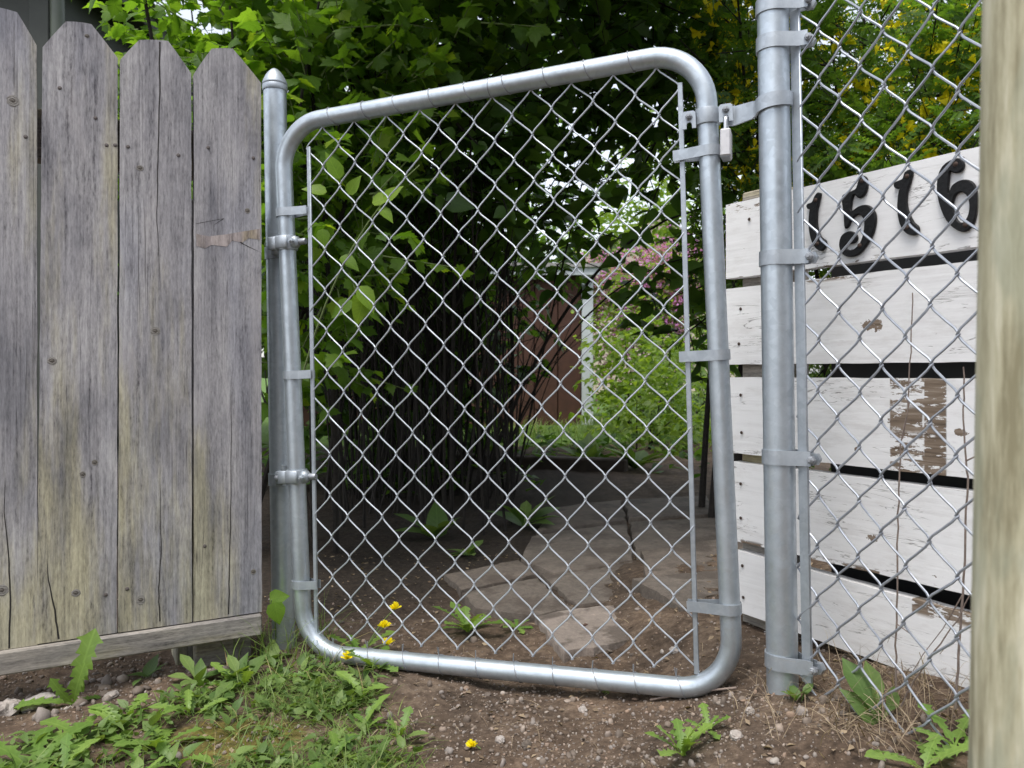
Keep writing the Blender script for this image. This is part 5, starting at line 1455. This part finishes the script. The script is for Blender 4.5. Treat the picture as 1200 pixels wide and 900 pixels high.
def stones(c, size, name, label, seed, flatk=.6):
    parts = []
    n = len(c); az = rg.uniform(0, 2 * PI, n); s = size(n)
    d = np.stack([np.sin(az), np.cos(az), rg.normal(size=n) * .15], 1)
    T = frames(c + np.array([0, 0, 1.0]) * (s * .2)[:, None], d, np.array([0, 0, 1.0]) + rg.normal(size=(n, 3)) * .25, s)
    T[:, :3, 0] *= rg.uniform(.55, .95, n)[:, None]; T[:, :3, 2] *= flatk * rg.uniform(.6, 1.1, n)[:, None]
    o = stuff_obj(name, cloud(name, lump(seed, 1 if n < 1200 else 0), T, PEBBLE)); tag(o, label, 'gravel')
def gravel_d(x, y):
    return np.clip(1 - 1.1 * weed_density(x, y), 0, 1) * (.25 + 1.2 * np.exp(-(((x - .22) / .22) ** 2 + ((y - 1.1) / .10) ** 2)) + .4 * (fbm(x * 6, y * 6, 9, 3) > .47)) * np.where(y > 1.5, .3, 1)
stones(scatter(9500, (-1.1, .8, .9, 1.9), gravel_d), lambda n: .0010 + .0026 * rg.random(n) ** 2.2, 'fine_gravel', 'fine gravel scattered over the bare soil in the gateway', 3)
stones(scatter(800, (-1.1, .8, .9, 1.75), gravel_d), lambda n: .0032 + .0045 * rg.random(n) ** 2.5, 'gravel', 'coarser pebbles on the soil in front of the gate', 5)
# rubble under the fence
def rub(x, y):
    n_ = (x - FE.x) * fence_pl.n.x + (y - FE.y) * fence_pl.n.y; return np.where((n_ > -.08) & (n_ < .10), .8, 0.0)
stones(scatter(170, (-1.1, -.5, .95, 1.5), rub), lambda n: .004 + .009 * rg.random(n) ** 2, 'rubble', 'stones and rubble in the dark gap under the wooden fence', 8)
# litter flakes
c = scatter(1500, (-.6, .8, .9, 2.4), lambda x, y: np.clip(1 - weed_density(x, y), 0, 1) * np.where(x > .35, 1, .5))
n = len(c); az = rg.uniform(0, 2 * PI, n); d = np.stack([np.sin(az), np.cos(az), rg.normal(size=n) * .25], 1)
c[:, 2] += .002
o = stuff_obj('leaf_litter', cloud('leaf_litter', T_SMALL, frames(c, d, np.array([0, 0, 1.0]) + rg.normal(size=(n, 3)) * .35, rg.uniform(.004, .016, n)), L_LITTER)); tag(o, 'brown flakes of dead leaf on the soil around the gate', 'leaf litter')
# individual larger stones
def rock(name, label, px, py, size, seed, mat, cat='stone'):
    q = gp(px, py); V, Fc = lump(seed, 2); r = random.Random(seed)
    mb = MB(); mb.add([(v[0] * size[0], v[1] * size[1], v[2] * size[2]) for v in V], Fc)
    o = mb.build(name, mat, None, Matrix.Translation((q.x, q.y, q.z + size[2] * .35)) @ Matrix.Rotation(r.uniform(0, 6), 4, 'Z'), True, 25); tag(o, label, cat)
rock('concrete_chunk', 'pale rough concrete chunk half buried before the left fence', 47, 828, (.028, .02, .014), 1, CONC)
rock('concrete_chunk', 'rough grey concrete lump at the far left below the fence', 8, 836, (.022, .022, .016), 2, CONC)
rock('stone', 'flat grey stone beside the upright dandelion leaf', 130, 817, (.017, .010, .006), 3, CONC)
rock('stone', 'grey angular stone in the soil before the latch post', 863, 864, (.012, .009, .006), 4, CONC)
rock('stone', 'small dark stone on the soil left of the latch post base', 879, 835, (.007, .006, .006), 5, CONC)
rock('stone', 'white pebble on the soil just right of the fallen yellow flower', 586, 869, (.009, .008, .006), 6, CONC)
rock('stone', 'pale pebble just under the middle of the bottom gate rail', 683, 833, (.009, .007, .005), 7, CONC)
rock('stone', 'tan rounded pebble on the path near the bottom edge', 617, 874, (.009, .007, .006), 8, FLAG)
rock('stone', 'pale pebble beside the light flagstone behind the gate', 790, 764, (.009, .008, .007), 9, CONC)

# curled brown twig on the flagstone
tw = thing('twig', 'curled reddish-brown twig lying on the light flagstone', 'twig', tuple(gp(690, 760)))
MB().tube([P(662, 769, 1.56), P(672, 757, 1.58), P(681, 743, 1.60), P(687, 731, 1.615), P(684, 733, 1.60)], [.004, .005, .0055, .004, .002], 8).build('branch', TWIG, tw)
MB().tube(bez(P(683, 740, 1.60), P(716, 735, 1.66), P(714, 756, 1.60), 8) + [P(712, 768, 1.55), P(706, 777, 1.50)], .0032, 7).build('branch', TWIG, tw)
q0, q1 = gp(762, 823), gp(863, 812)
st_ = MB().tube([q0 + Vector((0, 0, .004)), q0.lerp(q1, .5) + Vector((0, 0, .009)), q1 + Vector((0, 0, .008))], .0018, 6).build('dry_stick', STEM); tag(st_, 'thin pale dry stick on the soil below the gate corner', 'stick')

# dry climbing stems in the side panel
def dry(label, pts, r, Yoff=.03, branches=()):
    q = []
    for px, py in pts:
        u, v = side_pl.uv(px, py); q.append(side_pl.at(u, v, -Yoff))
    th = thing('dead_weed', label, 'dead weed', (q[-1].x, q[-1].y, g1(q[-1].x, q[-1].y)))
    d = []
    for i in range(len(q) - 1):
        for t in range(4): d.append(q[i].lerp(q[i + 1], t / 4) + Vector((rnd.uniform(-.001, .001), rnd.uniform(-.001, .001), 0)))
    d.append(q[-1])
    MB().tube(d, [r * (.55 + .45 * i / (len(d) - 1)) for i in range(len(d))], 6).build('stalk', STEM, th)
    for bl in branches:
        q = [side_pl.at(*side_pl.uv(a, b), -Yoff) for a, b in bl]; MB().tube(q, [r * .7] + [r * .35] * (len(q) - 1), 5).build('branch', STEM, th)
dry('thin dry stalk climbing past the bare patch of the white fence', [(1060, 342), (1058, 385), (1056, 440), (1054, 480), (1046, 520), (1044, 560), (1042, 620), (1041, 700), (1040, 760), (1040, 815)], .0013, .02, [[(1042, 735), (1062, 750), (1073, 764)], [(1056, 470), (1048, 515)]])
dry('tall dry stalk near the wooden post', [(1120, 430), (1119, 480), (1121, 530), (1124, 560), (1121, 640), (1117, 720), (1112, 790), (1110, 835)], .0016, .02, [[(1123, 541), (1150, 528)], [(1118, 700), (1095, 740), (1072, 770), (1060, 790)]])
dry('slanting dry stalk crossing the lowest white board', [(1146, 660), (1135, 690), (1115, 730), (1090, 765), (1065, 800), (1050, 830)], .0011, .012)
# thin rusty sprays of dead grass standing by the panel
for k, (px, py) in enumerate([(1000, 700), (1018, 690), (975, 720)]):
    pass
